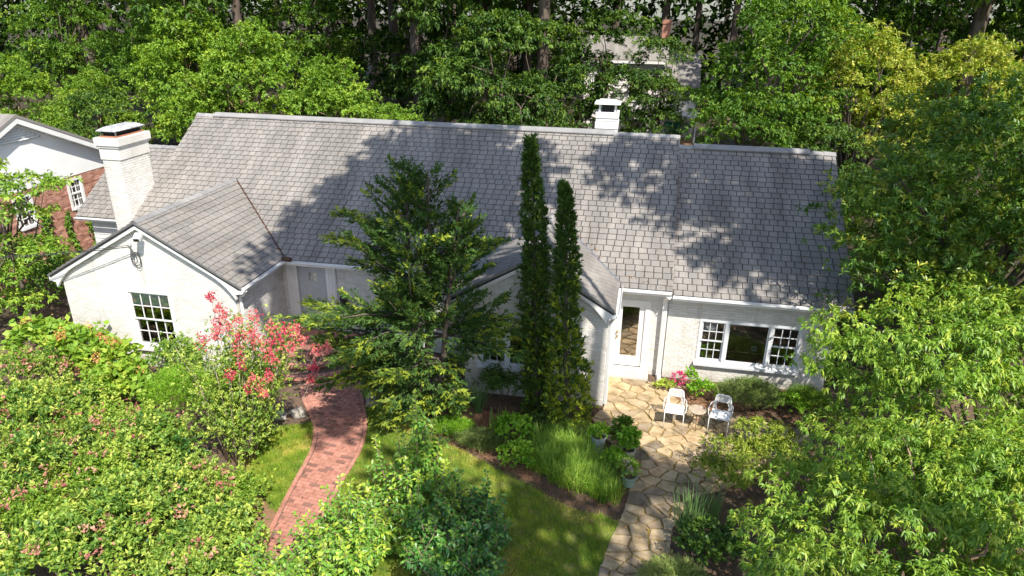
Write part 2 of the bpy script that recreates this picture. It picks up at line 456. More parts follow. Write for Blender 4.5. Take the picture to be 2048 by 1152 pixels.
for j in range(-20, 130):
    for i in range(-80, 10):
        u0 = i*BL + (0.5*BL if j % 2 else 0); v0 = j*BW + 5.5
        g = 0.006
        c = [(u0+g, v0+g), (u0+BL-g, v0+g), (u0+BL-g, v0+BW-g), (u0+g, v0+BW-g)]
        c = [(x*CA + y*SA*0.9 - 1.2, y*CA - x*SA*0.9 - 0.9) for x, y in c]
        cx = sum(p[0] for p in c)/4; cyy = sum(p[1] for p in c)/4
        if not (6.8 < cyy < 15.35): continue
        k = sum(in_poly(p, path_outline) for p in c)
        if k == 0: continue
        if k < 4:                          # cut brick at the border
            xl, xr = curve_x(pl, cyy) + 0.11, curve_x(pr_, cyy) - 0.11
            c = clip_poly(c, [(xl, cyy-1), (xr, cyy-1), (xr, cyy+1), (xl, cyy+1)])
            if len(c) < 3 or abs(parea(c)) < 0.003: continue
            if math.hypot(cx + 9.2, cyy - 17.3) < 2.46: continue
        if math.hypot(cx + 9.2, cyy - 17.3) < 2.5: continue
        pieces.append(c)
for cv, sgn in ((pl, 1), (pr_, -1)):        # soldier border bricks along both edges
    acc = 0; last = None; d = 0.0
    L = [0]
    for a, b in zip(cv[:-1], cv[1:]): L.append(L[-1] + math.dist(a, b))
    def at(s):
        for q in range(len(L) - 1):
            if L[q] <= s <= L[q+1]:
                t = (s-L[q])/(L[q+1]-L[q]); a, b = cv[q], cv[q+1]
                return (a[0]+t*(b[0]-a[0]), a[1]+t*(b[1]-a[1])), ((b[0]-a[0])/(L[q+1]-L[q]), (b[1]-a[1])/(L[q+1]-L[q]))
    s = 0.05
    while s + 0.21 < L[-1]:
        p, t1 = at(s); q, t2 = at(s + 0.205)
        nx1, ny1 = -t1[1]*sgn, t1[0]*sgn; nx2, ny2 = -t2[1]*sgn, t2[0]*sgn
        w = 0.092
        P = [p, q, (q[0]+nx2*w, q[1]+ny2*w), (p[0]+nx1*w, p[1]+ny1*w)]
        if parea(P) < 0: P = P[::-1]
        if math.hypot(p[0] + 9.2, p[1] - 17.3) > 2.5: pieces.append((P, 1))
        s += 0.215
recs = []
for pc in pieces:
    border = isinstance(pc, tuple); P = pc[0] if border else pc
    if parea(P) < 0: P = P[::-1]
    cx = sum(p[0] for p in P)/len(P); cyy = sum(p[1] for p in P)/len(P)
    t = rng.random()
    t = 0.05 + 0.1*rng.random() if (rng.random() < 0.13 and not border) else 0.25 + 0.75*t
    h = 0.022 + rng.uniform(-0.003, 0.003) + (0.012 if border else 0)
    recs.append((cyy if cyy > 8.6 else 99, P, t, h))
recs.sort(key=lambda r: r[0])
rest = MB()
for k, (_, P, t, h) in enumerate(recs):
    vis = _ < 50
    mb = MB() if (k < 300 and vis) else rest
    nn = len(P); top = shrink(P, 0.004) or P
    if len(top) != nn: top = P
    tl = [rng.uniform(-0.0015, 0.0015) for _q in range(nn)]
    vs = [(x, y, 0.009) for x, y in P] + [(x, y, h + tl[i]) for i, (x, y) in enumerate(top)]
    mb.add(vs, [(i, (i+1) % nn, nn + (i+1) % nn, nn + i) for i in range(nn)] + [tuple(range(nn, 2*nn))], t)
    if mb is not rest: mb.build('paving_brick', M_PAVER, path)
tag(rest.build('paving_bricks', M_PAVER, path), kind='stuff')

# ---- flagstone patio and walk
pat = MB(); pat.add([(x, y, 0.006) for x, y in PATIO], [tuple(range(len(PATIO)))])
patio = tag(pat.build('flagstone_patio', M_MOSSJOINT), kind='structure')
r2 = random.Random(21)
seeds = []
tries = 0
while tries < 6000 and len(seeds) < 330:
    tries += 1
    p = (r2.uniform(-1.2, 4.8), r2.uniform(8.2, 17.2))
    near = min((math.dist(p, q) for q in seeds), default=9)
    big = 0.38 if p[1] > 14.2 and p[0] < 1.6 else 0.27
    if near > big * r2.uniform(0.65, 1.35) and (in_poly(p, PATIO)): seeds.append(p)
def trim_patio(cell, p):
    # cut the outermost stones back to the nearest stretch of the patio edge
    best = None
    for a, b in zip(PATIO, PATIO[1:] + PATIO[:1]):
        d = math.dist(a, b)
        if d < 1e-6: continue
        t = max(0, min(1, ((p[0]-a[0])*(b[0]-a[0]) + (p[1]-a[1])*(b[1]-a[1]))/(d*d)))
        q = math.hypot(p[0]-a[0]-t*(b[0]-a[0]), p[1]-a[1]-t*(b[1]-a[1]))
        if best is None or q < best[0]: best = (q, a, b, d)
    q, a, b, d = best
    if q > 0.5: return cell
    nx, ny = -(b[1]-a[1])/d, (b[0]-a[0])/d
    if (p[0]-a[0])*nx + (p[1]-a[1])*ny < 0: nx, ny, a, b = -nx, -ny, b, a
    A, B = (a[0]-nx*0.05, a[1]-ny*0.05), (b[0]-nx*0.05, b[1]-ny*0.05)
    out = []
    for k in range(len(cell)):
        u, v = cell[k], cell[(k+1) % len(cell)]
        du = (B[0]-A[0])*(u[1]-A[1]) - (B[1]-A[1])*(u[0]-A[0]); dv = (B[0]-A[0])*(v[1]-A[1]) - (B[1]-A[1])*(v[0]-A[0])
        if du >= 0: out.append(u)
        if (du >= 0) != (dv >= 0):
            t = du/(du-dv); out.append((u[0]+t*(v[0]-u[0]), u[1]+t*(v[1]-u[1])))
    return out if len(out) >= 3 and abs(parea(out)) > 0.03 else cell
for i, p in enumerate(seeds):
    ang = 0.5
    cell = [(p[0]-0.75, p[1]-0.6), (p[0]+0.75, p[1]-0.6), (p[0]+0.75, p[1]+0.6), (p[0]-0.75, p[1]+0.6)]
    for j, q in enumerate(seeds):
        if i == j or math.dist(p, q) > 1.8: continue
        # stretched distance: stones are longer in x
        mx, my = (p[0]+q[0])/2, (p[1]+q[1])/2
        dx, dy = (q[0]-p[0])*0.75, (q[1]-p[1])*1.25
        # keep side of p
        tx, ty = -dy, dx
        A = (mx - tx*9, my - ty*9); B = (mx + tx*9, my + ty*9)
        if (B[0]-A[0])*(p[1]-A[1]) - (B[1]-A[1])*(p[0]-A[0]) < 0: A, B = B, A
        out = []
        for k in range(len(cell)):
            a, b = cell[k], cell[(k+1) % len(cell)]
            da = (B[0]-A[0])*(a[1]-A[1]) - (B[1]-A[1])*(a[0]-A[0])
            db = (B[0]-A[0])*(b[1]-A[1]) - (B[1]-A[1])*(b[0]-A[0])
            if da >= 0: out.append(a)
            if (da >= 0) != (db >= 0):
                t = da/(da-db); out.append((a[0]+t*(b[0]-a[0]), a[1]+t*(b[1]-a[1])))
        cell = out
        if len(cell) < 3: break
    if len(cell) < 3: continue
    cell = trim_patio(cell, p)
    if len(cell) < 3: continue
    cell = shrink(cell, 0.012)
    if len(cell) < 3 or parea(cell) < 0.02: continue
    cell = clip_poly(cell, [(-0.47, 8.5), (4.6, 8.5), (4.6, 17.0), (-0.47, 17.0)]) if p[1] > 15.4 else cell
    # small irregular kinks along the edges
    P = []
    for k in range(len(cell)):
        a, b = cell[k], cell[(k+1) % len(cell)]
        P.append(a)
        d = math.dist(a, b)
        nk = 3 if d > 0.3 else 2 if d > 0.18 else 1 if d > 0.1 else 0
        for q in range(nk):
            nx, ny = -(b[1]-a[1])/d, (b[0]-a[0])/d
            o = r2.uniform(-0.006, 0.024); t = (q + 0.5 + r2.uniform(-0.25, 0.25))/nk
            P.append((a[0]+t*(b[0]-a[0])+nx*o, a[1]+t*(b[1]-a[1])+ny*o))
    if len(P) < 3: continue
    mb = MB(); nn = len(P); h = 0.03 + r2.uniform(-0.006, 0.008)
    cx = sum(q[0] for q in P)/nn; cyy = sum(q[1] for q in P)/nn
    tx, ty = r2.uniform(-0.012, 0.012), r2.uniform(-0.012, 0.012)
    top = [(cx + (x-cx)*0.975, cyy + (y-cyy)*0.975) for x, y in P]
    vs = [(x, y, 0.007) for x, y in P] + [(x, y, h + tx*(x-cx) + ty*(y-cyy)) for x, y in top]
    dark = 0.0 if cyy < 12.2 else 0.25
    t = min(1, max(0, r2.gauss(0.60, 0.27) - (0.18 if cyy < 12.4 else 0)))
    mb.add(vs, [(i2, (i2+1) % nn, nn + (i2+1) % nn, nn + i2) for i2 in range(nn)] + [tuple(range(nn, 2*nn))], t)
    mb.build('flagstone', M_FLAG, patio)

# ================================================================== the house
house = thing('house', 'long white painted brick house with grey shingle roof and two front gables', 'house', (-7, 17.4, 0))
XL, XR, YE, ZE, YR, ZR = -15.18, 1.03, 17.049, 2.669, 21.889, 5.815
SLOPE = (ZR - ZE) / (YR - YE)
WYE, WZE, WYR, WZR, WXR = 16.995, 2.603, 21.569, 5.577, 5.459
shingle_recs = []
def roof_plane(P0, U, Vv, poly, e=0.199, w=0.240, seed=1, deck_t=0.09):
    """one roof slope: deck plus rows of shingles clipped to poly (u along the eave, v up the slope)"""
    P0, U, Vv = Vector(P0), Vector(U).normalized(), Vector(Vv).normalized()
    N = U.cross(Vv).normalized()
    if N.z < 0: N = -N
    if parea(poly) < 0: poly = poly[::-1]
    def W(u, v, nn=0): return P0 + U*u + Vv*v + N*nn
    dk = MB(); dk.prism([W(u, v) for u, v in poly], -N*deck_t)
    o = dk.build('roof', M_DECK, house)
    rr = random.Random(seed)
    us = [p[0] for p in poly]; vs_ = [p[1] for p in poly]
    u0, u1, v0, v1 = min(us), max(us), min(vs_), max(vs_)
    rows = int(math.ceil((v1 - v0) / e)) + 1
    for j in range(rows):
        va = v0 + j*e - 0.03
        u = u0 - rr.uniform(0, w) if j % 1 == 0 else u0
        u = u0 - w*(0.5 if j % 2 else 1.0) + rr.uniform(-0.02, 0.02)
        while u < u1:
            ww = w * rr.uniform(0.9, 1.1)
            g = 0.011
            dv = rr.uniform(-0.006, 0.006)
            c = [(u+g, va+dv), (u+ww-g, va+dv), (u+ww-g, va+e+0.012), (u+g, va+e+0.012)]
            c = clip_poly(c, poly)
            if len(c) >= 3 and abs(parea(c)) > 0.0015:
                if parea(c) < 0: c = c[::-1]
                nn = len(c)
                lo = 0.033 + rr.uniform(-0.003, 0.004); hi = 0.008
                top = [W(a, b, lo + (hi - lo)*min(1, max(0, (b-va)/(e+0.012)))) for a, b in c]
                bot = [W(a, b, 0.001) for a, b in c]
                t = min(1, max(0, rr.gauss(0.5, 0.2)))
                shingle_recs.append((o, bot + top, [(i, (i+1) % nn, nn+(i+1) % nn, nn+i) for i in range(nn)] + [tuple(range(nn, 2*nn))], t))
            u += ww
    return o
sl = math.hypot(YR-YE, ZR-ZE)
UPV = (0, YR-YE, ZR-ZE)
# main slope, the lower part between the two gables and the wall heads
roof_main = roof_plane((XL, YE, ZE), (1, 0, 0), UPV, [(0, 0), (XR-XL, 0), (XR-XL, sl), (0, sl)], seed=3)
slw = math.hypot(WYR-WYE, WZR-WZE)
roof_wing = roof_plane((XR, WYE, WZE), (1, 0, 0), (0, WYR-WYE, WZR-WZE), [(0, 0), (WXR-XR, 0), (WXR-XR, slw), (0, slw)], seed=5)
# rear slopes
for (xa, xb, ye, ze, yr, zr) in ((XL, XR, YE, ZE, YR, ZR), (XR, WXR, WYE, WZE, WYR, WZR), (-18.77, -15.0, 19.5, 2.63, 22.4, 4.515)):
    mb = MB(); d = yr - ye
    nrm = Vector((0, zr-ze, d)).normalized()
    mb.prism([(xa, yr, zr), (xb, yr, zr), (xb, yr+d, ze), (xa, yr+d, ze)], -nrm*0.09)
    mb.build('roof', M_SHINGLE, house)
# left low wing
sll = math.hypot(2.9, 1.885)
roof_low = roof_plane((-18.77, 19.5, 2.63), (1, 0, 0), (0, 2.9, 1.885), [(0, 0), (3.77, 0), (3.77, sll), (0, sll)], seed=6)
# front gables
GXA, GZA, GY, GXE, GZE, GXL = -12.558, 4.275, 14.78, -9.819, 2.704, -15.5
def valley_y(z): return YE + (z - ZE)/SLOPE
sg = (GZA-GZE)/(GXE-GXA)
GZL = GZA - sg*(GXA-GXL)
def gable_slope(xe, xa, ze, za, y0, seed):
    Lx = math.hypot(xe-xa, za-ze)
    ye = max(valley_y(ze), YE) + 0.02; ya = valley_y(za) + 0.03
    if xe > xa:   # right slope: eave runs back (+y), u along +y
        return roof_plane((xe, y0, ze), (0, 1, 0), (xa-xe, 0, za-ze), [(0, 0), (ye-y0, 0), (ya-y0, Lx), (0, Lx)], seed=seed)
    return roof_plane((xe, y0, ze), (0, 1, 0), (xa-xe, 0, za-ze), [(0, 0), (ye-y0, 0), (ya-y0, Lx), (0, Lx)], seed=seed)
rg1 = gable_slope(GXE, GXA, GZE, GZA, GY, 11)
rg2 = gable_slope(GXL, GXA, GZL, GZA, GY, 12)
RXA, RZA, RY, RXE, RZE, RXL = -2.40, 3.965, 15.23, -0.345, 2.76, -4.455
rg3 = gable_slope(RXE, RXA, RZE, RZA, RY, 13)
rg4 = gable_slope(RXL, RXA, RZE, RZA, RY, 14)

# shingles: those that show largest one by one, the rest of each slope as one field
def px(P):
    v = Vector(P) - CAM_POS; d = v.dot(CAM_FWD)
    return (1024 + F_PX*v.dot(CAM_RIGHT)/d, 576 - F_PX*v.dot(CAM_UP)/d)
scored = []
for k, (o, vs, fs, t) in enumerate(shingle_recs):
    nn = len(vs)//2
    a = abs(parea([px(v) for v in vs[nn:]]))
    c = vs[nn]
    if c.y > YR + 0.1 or (o in (rg2,)): a = 0
    q = px(c)
    if 690 < q[0] < 1010 and q[1] > 330: a *= 0.2          # behind the conifer
    if q[0] > 1600: a = 0
    scored.append((a, k))
scored.sort(reverse=True)
single = {k for a, k in scored[:300]}
fields = {}
for k, (o, vs, fs, t) in enumerate(shingle_recs):
    if k in single:
        mb = MB(); mb.add(vs, fs, t); mb.build('shingle', M_SHINGLE, o)
    else:
        fields.setdefault(o.name, (o, MB()))[1].add(vs, fs, t)
for o, mb in fields.values():
    tag(mb.build('shingle_field', M_SHINGLE, o), kind='stuff')

# ridge caps
def ridge(a, b, parent, seed, r=0.13, seg=0.30):
    a, b = Vector(a), Vector(b); L = (b-a).length; d = (b-a).normalized(); rr = random.Random(seed)
    sd = d.cross(Vector((0, 0, 1))).normalized()
    nseg = int(L/seg); st = L/nseg
    fld = MB()
    for i in range(nseg):
        p, q = a + d*(i*st), a + d*((i+1)*st + 0.02)
        t = rr.random(); z0, z1 = 0.045, 0.028
        vs = []
        for pt, zz in ((p, z0), (q, z1)):
            vs += [pt + sd*r + Vector((0, 0, zz - r*0.62)), pt + Vector((0, 0, zz)), pt - sd*r + Vector((0, 0, zz - r*0.62)),
                   pt - sd*r + Vector((0, 0, zz - r*0.62 - 0.02)), pt + sd*r + Vector((0, 0, zz - r*0.62 - 0.02))]
        fld.add(vs, [(0,1,6,5),(1,2,7,6),(2,3,8,7),(4,0,5,9),(0,4,3,2,1),(5,6,7,8,9)], t)
    fld.build('ridge_cap', M_RIDGE, parent)
ridge((XL, YR, ZR+0.01), (XR, YR, ZR+0.01), roof_main, 1)
ridge((XR, WYR, WZR+0.01), (WXR, WYR, WZR+0.01), roof_wing, 2)
ridge((-18.77, 22.4, 4.53), (-15.2, 22.4, 4.53), roof_low, 3)
ridge((GXA, GY, GZA+0.012), (GXA, valley_y(GZA), GZA+0.012), rg1, 4, 0.11)
ridge((RXA, RY, RZA+0.012), (RXA, valley_y(RZA), RZA+0.012), rg3, 5, 0.11)
def ridge_vent(x0, x1, y, z, parent):
    mb = MB()
    for s in (-1, 1):
        mb.prism([(x0, y, z+0.085), (x0, y + s*0.16, z-0.015), (x0, y + s*0.16, z-0.045), (x0, y, z+0.05)], (x1-x0, 0, 0))
    mb.build('ridge_vent', M_RIDGE, parent)
ridge_vent(-14.5, -0.95, YR, ZR+0.02, roof_main)
ridge_vent(1.45, 4.75, WYR, WZR+0.02, roof_wing)
# valley flashings of the gables
def valley(xe, ze, xa, za, parent, mat):
    a = Vector((xe, valley_y(ze), ze)); b = Vector((xa, valley_y(za), za))
    mb = MB(); mb.obox(a + Vector((0, -0.02, 0.03)), b + Vector((0, -0.02, 0.03)), 0.05, 0.02); mb.build('valley_flashing', mat, parent)
valley(GXE, GZE, GXA, GZA, rg1, M_COPPER)
valley(RXE, RZE, RXA, RZA, rg3, M_LEAD)
valley(RXL, RZE, RXA, RZA, rg4, M_LEAD)
mb = MB(); mb.box(GXE-0.02, GXE+0.26, 16.92, 17.02, 2.66, 2.78); mb.build('leader_head', M_COPPER, house, bevel=0.01)
# debris of pine needles lying in the step between main roof and wing
mb = MB(); rr = random.Random(4)
for k in range(420):
    t = min(1, max(0, rr.gauss(0.55, 0.22)))
    y = WYE + t*(WYR-WYE); z = WZE + t*(WZR-WZE) + 0.035; x = XR + abs(rr.gauss(0, 0.05)) + 0.005
    a = rr.uniform(0, 6.28); l = rr.uniform(0.03, 0.08)
    mb.add([(x, y, z+0.004), (x+l*math.cos(a), y+l*math.sin(a), z+0.012+l*math.sin(a)*SLOPE), (x+l*math.cos(a)+0.008, y+l*math.sin(a)-0.008, z+0.012+l*math.sin(a)*SLOPE)], [(0,1,2)])
tag(mb.build('needle_litter', M_STRAW, roof_wing), kind='stuff')
# main verge of the big roof above the wing, left verge boards
mb = MB()
mb.prism([(XR-0.05, YE, ZE-0.13), (XR-0.05, YR, ZR-0.13), (XR-0.05, YR, ZR-0.025), (XR-0.05, YE, ZE-0.025)], (0.06, 0, 0)); mb.build('verge_board', M_TRIM, house)
mb = MB()
mb.prism([(XL-0.015, YE, ZE-0.18), (XL-0.015, YR, ZR-0.18), (XL-0.015, YR, ZR-0.03), (XL-0.015, YE, ZE-0.03)], (0.05, 0, 0)); mb.build('verge_board', M_TRIM, house)

# ---- gutters and downpipes
def gutter(a, b, out, parent=house, h=0.10, w=0.11):
    """ogee gutter from a to b; out = outward horizontal vector"""
    a, b, out = Vector(a), Vector(b), Vector(out).normalized()
    prof = [(0, 0), (0, -h), (w*0.6, -h), (w*0.72, -h*0.55), (w, -h*0.3), (w, 0), (w-0.012, 0), (w-0.012, -h*0.28), (w*0.62, -h*0.55), (w*0.52, -h+0.012), (0.012, -h+0.012), (0.012, 0)]
    pts = [a + out*p + Vector((0, 0, q)) for p, q in prof]
    mb = MB(); mb.prism(pts, b - a); return mb.build('gutter', M_GUTTER, parent)
gutter((GXE+0.02, YE-0.0, ZE-0.02), (RXL-0.05, YE, ZE-0.02), (0, -1, 0))
gutter((RXE+0.10, YE, ZE-0.02), (XR-0.02, YE, ZE-0.02), (0, -1, 0))
gutter((XR+0.02, WYE, WZE-0.02), (WXR-0.02, WYE, WZE-0.02), (0, -1, 0))
gutter((GXE, GY+0.03, GZE-0.02), (GXE, YE-0.02, GZE-0.02), (1, 0, 0))
gutter((RXE, RY+0.03, RZE-0.02), (RXE, YE-0.02, RZE-0.02), (1, 0, 0))
gutter((-18.75, 19.5, 2.61), (-15.9, 19.5, 2.61), (0, -1, 0))
def downpipe(pts, w=0.075):
    mb = MB()
    for a, b in zip(pts[:-1], pts[1:]): mb.obox(a, b, w, w*0.8, up=(0.3, 1, 0.01))
    mb.build('downpipe', M_GUTTER, house, bevel=0.008)
downpipe([(0.96, 17.0, 2.54), (0.90, 17.26, 2.36), (0.90, 17.28, 0.06), (0.92, 17.05, 0.03)], 0.12)
downpipe([(GXE+0.06, 14.9, 2.60), (GXE-0.02, 14.93, 2.48), (-10.02, 15.02, 2.34), (-10.04, 15.06, 0.1)], 0.075)
downpipe([(RXE+0.05, 15.36, 2.64), (-0.40, 15.42, 2.48), (-0.44, 15.52, 2.38), (-0.44, 15.52, 0.05)], 0.08)

# ---- walls of painted brick
brick_mb = MB()
def wall(polys, org, S, Nn, brick=True, thick=0.2, mat=None, courses=True, target=None, bm=None, bl=0.215, bh=0.074, seed=2, name='wall', parent=None, mortar=None):
    """wall panels: convex polygons in (s, z); bricks stand proud of the mortar"""
    org, S, Nn = Vector(org), Vector(S), Vector(Nn)
    mb = MB(); rr = random.Random(seed)
    def W(s, z, nn=0): return org + S*s + Vector((0, 0, z)) + Nn*nn
    for P in polys:
        if len(P) < 3: continue
        mb.prism([W(s, z) for s, z in P], -Nn*thick)
    w = mb.build(name, mortar or M_MORTARW, parent or house)
    if brick:
        tm = target if target is not None else brick_mb
        g = 0.005
        for P in polys:
            if len(P) < 3: continue
            if parea(P) < 0: P = P[::-1]
            s0, s1 = min(p[0] for p in P), max(p[0] for p in P); z0, z1 = min(p[1] for p in P), max(p[1] for p in P)
            for j in range(int(z0/bh) - 1, int(z1/bh) + 2):
                i0 = int(s0/bl) - 2
                for i in range(i0, int(s1/bl) + 2):
                    a = i*bl + (0.5*bl if j % 2 else 0)
                    c = [(a+g, j*bh+g), (a+bl-g, j*bh+g), (a+bl-g, (j+1)*bh-g), (a+g, (j+1)*bh-g)]
                    if c[1][0] < s0 or c[0][0] > s1 or c[2][1] < z0 or c[0][1] > z1: continue
                    c = clip_poly(c, P)
                    if len(c) < 3 or abs(parea(c)) < 4e-4: continue
                    n_ = len(c); pr0 = 0.008 + rr.uniform(-0.002, 0.003)
                    cs = sum(p[0] for p in c)/n_; cz = sum(p[1] for p in c)/n_
                    vs = [W(s, z, 0.0005) for s, z in c] + [W(cs + (s-cs)*0.97, cz + (z-cz)*0.93, pr0) for s, z in c]
                    t = rr.random()
                    tm.add(vs, [(q, (q+1) % n_, n_+(q+1) % n_, n_+q) for q in range(n_)] + [tuple(range(n_, 2*n_))], t)
    return w
def cut(s0, s1, z0, z1, ops):
    """rectangle minus openings (s0, s1, z0, z1) sorted by s"""
    out = []; c = s0
    for a, b, p, q in ops:
        if a > c: out.append([(c, z0), (a, z0), (a, z1), (c, z1)])
        if p > z0: out.append([(a, z0), (b, z0), (b, p), (a, p)])
        if q < z1: out.append([(a, q), (b, q), (b, z1), (a, z1)])
        c = b
    if c < s1: out.append([(c, z0), (s1, z0), (s1, z1), (c, z1)])
    return out
FX = (1, 0, 0); FN = (0, -1, 0)
GWL, GWR, GWY = -15.22, -10.10, 14.92
RWL, RWR, RWY = -4.12, -0.506, 15.49
WY = 17.345; MY = 17.385
gab = [(GWL, 0), (GWR, 0), (GWR, GZE-0.02), (GXA, GZA-0.1), (GWL, GZL+0.02)]
wg = cut(GWL, GWR, 0, 4.3, [(-13.33, -12.0, 0.66, 2.33)])
wall([clip_poly(P, gab) for P in wg], (0, GWY, 0), FX, FN, seed=21)
rgab = [(RWL, 0), (RWR, 0), (RWR, RZE-0.02), (RXA, RZA-0.1), (RWL, RZE-0.02)]
wr = cut(RWL, RWR, 0, 4.0, [(-3.74, -1.13, 0.90, 2.32)])
wall([clip_poly(P, rgab) for P in wr], (0, RWY, 0), FX, FN, seed=22)
# side walls of the gables
wall([[(GWY+0.002, 0), (MY, 0), (MY, 2.62), (GWY+0.002, 2.62)]], (GWR, 0, 0), (0, 1, 0), (1, 0, 0), seed=23)
wall([[(RWY+0.002, 0), (MY, 0), (MY, 2.66), (RWY+0.002, 2.66)]], (RWR, 0, 0), (0, 1, 0), (1, 0, 0), seed=24)
wall([[(RWY+0.002, 0), (MY, 0), (MY, 2.66), (RWY+0.002, 2.66)]], (RWL, 0, 0), (0, 1, 0), (-1, 0, 0), seed=25)
wall([[(GWY+0.002, 0), (26.4, 0), (26.4, 2.5), (GWY+0.002, 2.5)]], (GWL, 0, 0), (0, 1, 0), (-1, 0, 0), seed=26, brick=False)
# main front between the gables (front door) and right of the right gable (glass door)
wall(cut(GWR, RWL, 0, 2.62, [(-9.62, -8.72, 0.45, 2.45)]), (0, MY, 0), FX, FN, seed=27)
wall(cut(RWR, 1.0, 0, 2.62, [(-0.40, 0.50, 0.18, 2.18)]), (0, MY, 0), FX, FN, seed=28)
wall(cut(1.0, 5.2, 0, 2.56, [(1.87, 4.42, 0.62, 1.84)]), (0, WY, 0), FX, FN, seed=29)
# left low wing, end walls, rear walls
wall([[(-18.4, 0), (-15.26, 0), (-15.26, 2.55), (-18.4, 2.55)]], (0, 19.8, 0), FX, FN, brick=False)
sd = MB()
for k in range(17):
    z = k*0.15
    sd.prism([(-18.42, 19.795, z), (-18.42, 19.765, z), (-18.42, 19.785, z+0.152), (-18.42, 19.795, z+0.152)], (3.15, 0, 0))
sd.build('siding', M_SIDING, house)
for (x, y0, y1, yr, ze, zr) in ((XL+0.2, MY+0.05, 26.4, YR, ZE, ZR), (5.2, WY+0.01, 25.9, WYR, WZE, WZR), (-18.4, 19.8, 25.2, 22.4, 2.6, 4.45)):
    mb = MB(); mb.prism([(x, y0, 0), (x, y1, 0), (x, y1, ze), (x, yr, zr-0.12), (x, y0, ze)], (-0.18 if x > 0 else 0.18, 0, 0)); mb.build('wall', M_MORTARW, house)
mb = MB(); mb.box(-14.9, 5.1, 26.2, 26.39, 0, 2.6); mb.build('wall', M_MORTARW, house)
mb = MB(); mb.box(-18.3, -15.0, 25.0, 25.19, 0, 2.6); mb.build('wall', M_MORTARW, house)
# rooms: floor, a back partition and ceiling that the windows look into
mb = MB(); mb.box(-14.95, 5.0, 17.6, 21.0, 0.05, 0.12); mb.box(-15.0, -10.3, 15.25, 17.55, 0.05, 0.12); mb.box(-3.9, -0.75, 15.7, 17.55, 0.05, 0.12); mb.build('floor_boards', M_FLOORW, house)
mb = MB(); mb.box(-14.9, 5.0, 21.0, 21.1, 0.1, 2.6); mb.box(1.0, 1.1, 17.6, 20.9, 0.1, 2.6); mb.box(-5.0, -4.9, 17.6, 20.9, 0.1, 2.6); mb.build('room_partition', M_INT, house)
mb = MB(); mb.box(-0.45, 0.9, 18.1, 18.16, 0.12, 2.5); mb.build('reflection_backing', M_REFLBACK, house)  # brown sheet added behind the door glass for its reflection and room tone
tag(brick_mb.build('brickwork', M_BRICKW, house), kind='stuff')

# ---- rake boards with curved ends, and cornice boards
def rake(xa, za, xe, ze, y, parent=house, d=0.17, depth=0.09):
    L = xe - xa; sg_ = 1 if L > 0 else -1
    def top(x): return za + (ze-za)*(x-xa)/(xe-xa)
    pts = [(xa, za-0.03), (xe, ze-0.03), (xe, ze-0.17)]
    W = 0.62; n_ = 10
    x1 = xe - sg_*0.20
    pts += [(x1, ze - 0.20)]
    for k in range(n_ + 1):       # concave quarter curve from the end tab up to the board's lower edge
        t = k/n_; x = x1 - sg_*W*t
        zlow = top(x) - d - 0.03
        drop = 0.26*(1-t)**2.2
        pts.append((x, zlow - drop))
    pts.append((xa, za - d - 0.03))
    mb = MB(); P = [(px_, y, pz) for px_, pz in pts]
    mb.prism(P, (0, depth, 0)); mb.build('rake_board', M_TRIM, parent)
    mb = MB(); mb.prism([(xa, y-0.03, za+0.004), (xe, y-0.03, ze+0.004), (xe, y-0.03, ze-0.05), (xa, y-0.03, za-0.05)], (0, 0.035, 0)); mb.build('drip_edge', M_LEAD, parent)
rake(GXA, GZA, GXE+0.02, GZE, GY+0.01); rake(GXA, GZA, GXL-0.02, GZL, GY+0.01)
rake(RXA, RZA, RXE+0.02, RZE, RY+0.01); rake(RXA, RZA, RXL-0.02, RZE, RY+0.01)
for (xa, za, xe, ze, y0, y1) in ((GXA, GZA, GXE, GZE, GY, GWY), (GXA, GZA, GXL, GZL, GY, GWY), (RXA, RZA, RXE, RZE, RY, RWY), (RXA, RZA, RXL, RZE, RY, RWY)):
    mb = MB(); mb.prism([(xa, y0+0.1, za-0.2), (xe, y0+0.1, ze-0.13), (xe, y0+0.1, ze-0.11), (xa, y0+0.1, za-0.18)], (0, y1-y0-0.08, 0)); mb.build('soffit', M_TRIM, house)
for x0, x1, y, z in ((GXE, RXL, YE, ZE), (RXE, XR, YE, ZE), (XR, WXR, WYE, WZE)):
    mb = MB(); mb.box(x0+0.02, x1-0.02, y+0.02, y+0.33, z-0.17, z-0.12); mb.box(x0+0.02, x1-0.02, y+0.005, y+0.03, z-0.16, z-0.01); mb.build('fascia', M_TRIM, house)
for xe, y0 in ((GXE, GY), (RXE, RY)):
    mb = MB(); mb.box(xe-0.30, xe-0.02, y0+0.12, 17.0, 2.53, 2.57); mb.build('fascia', M_TRIM, house)

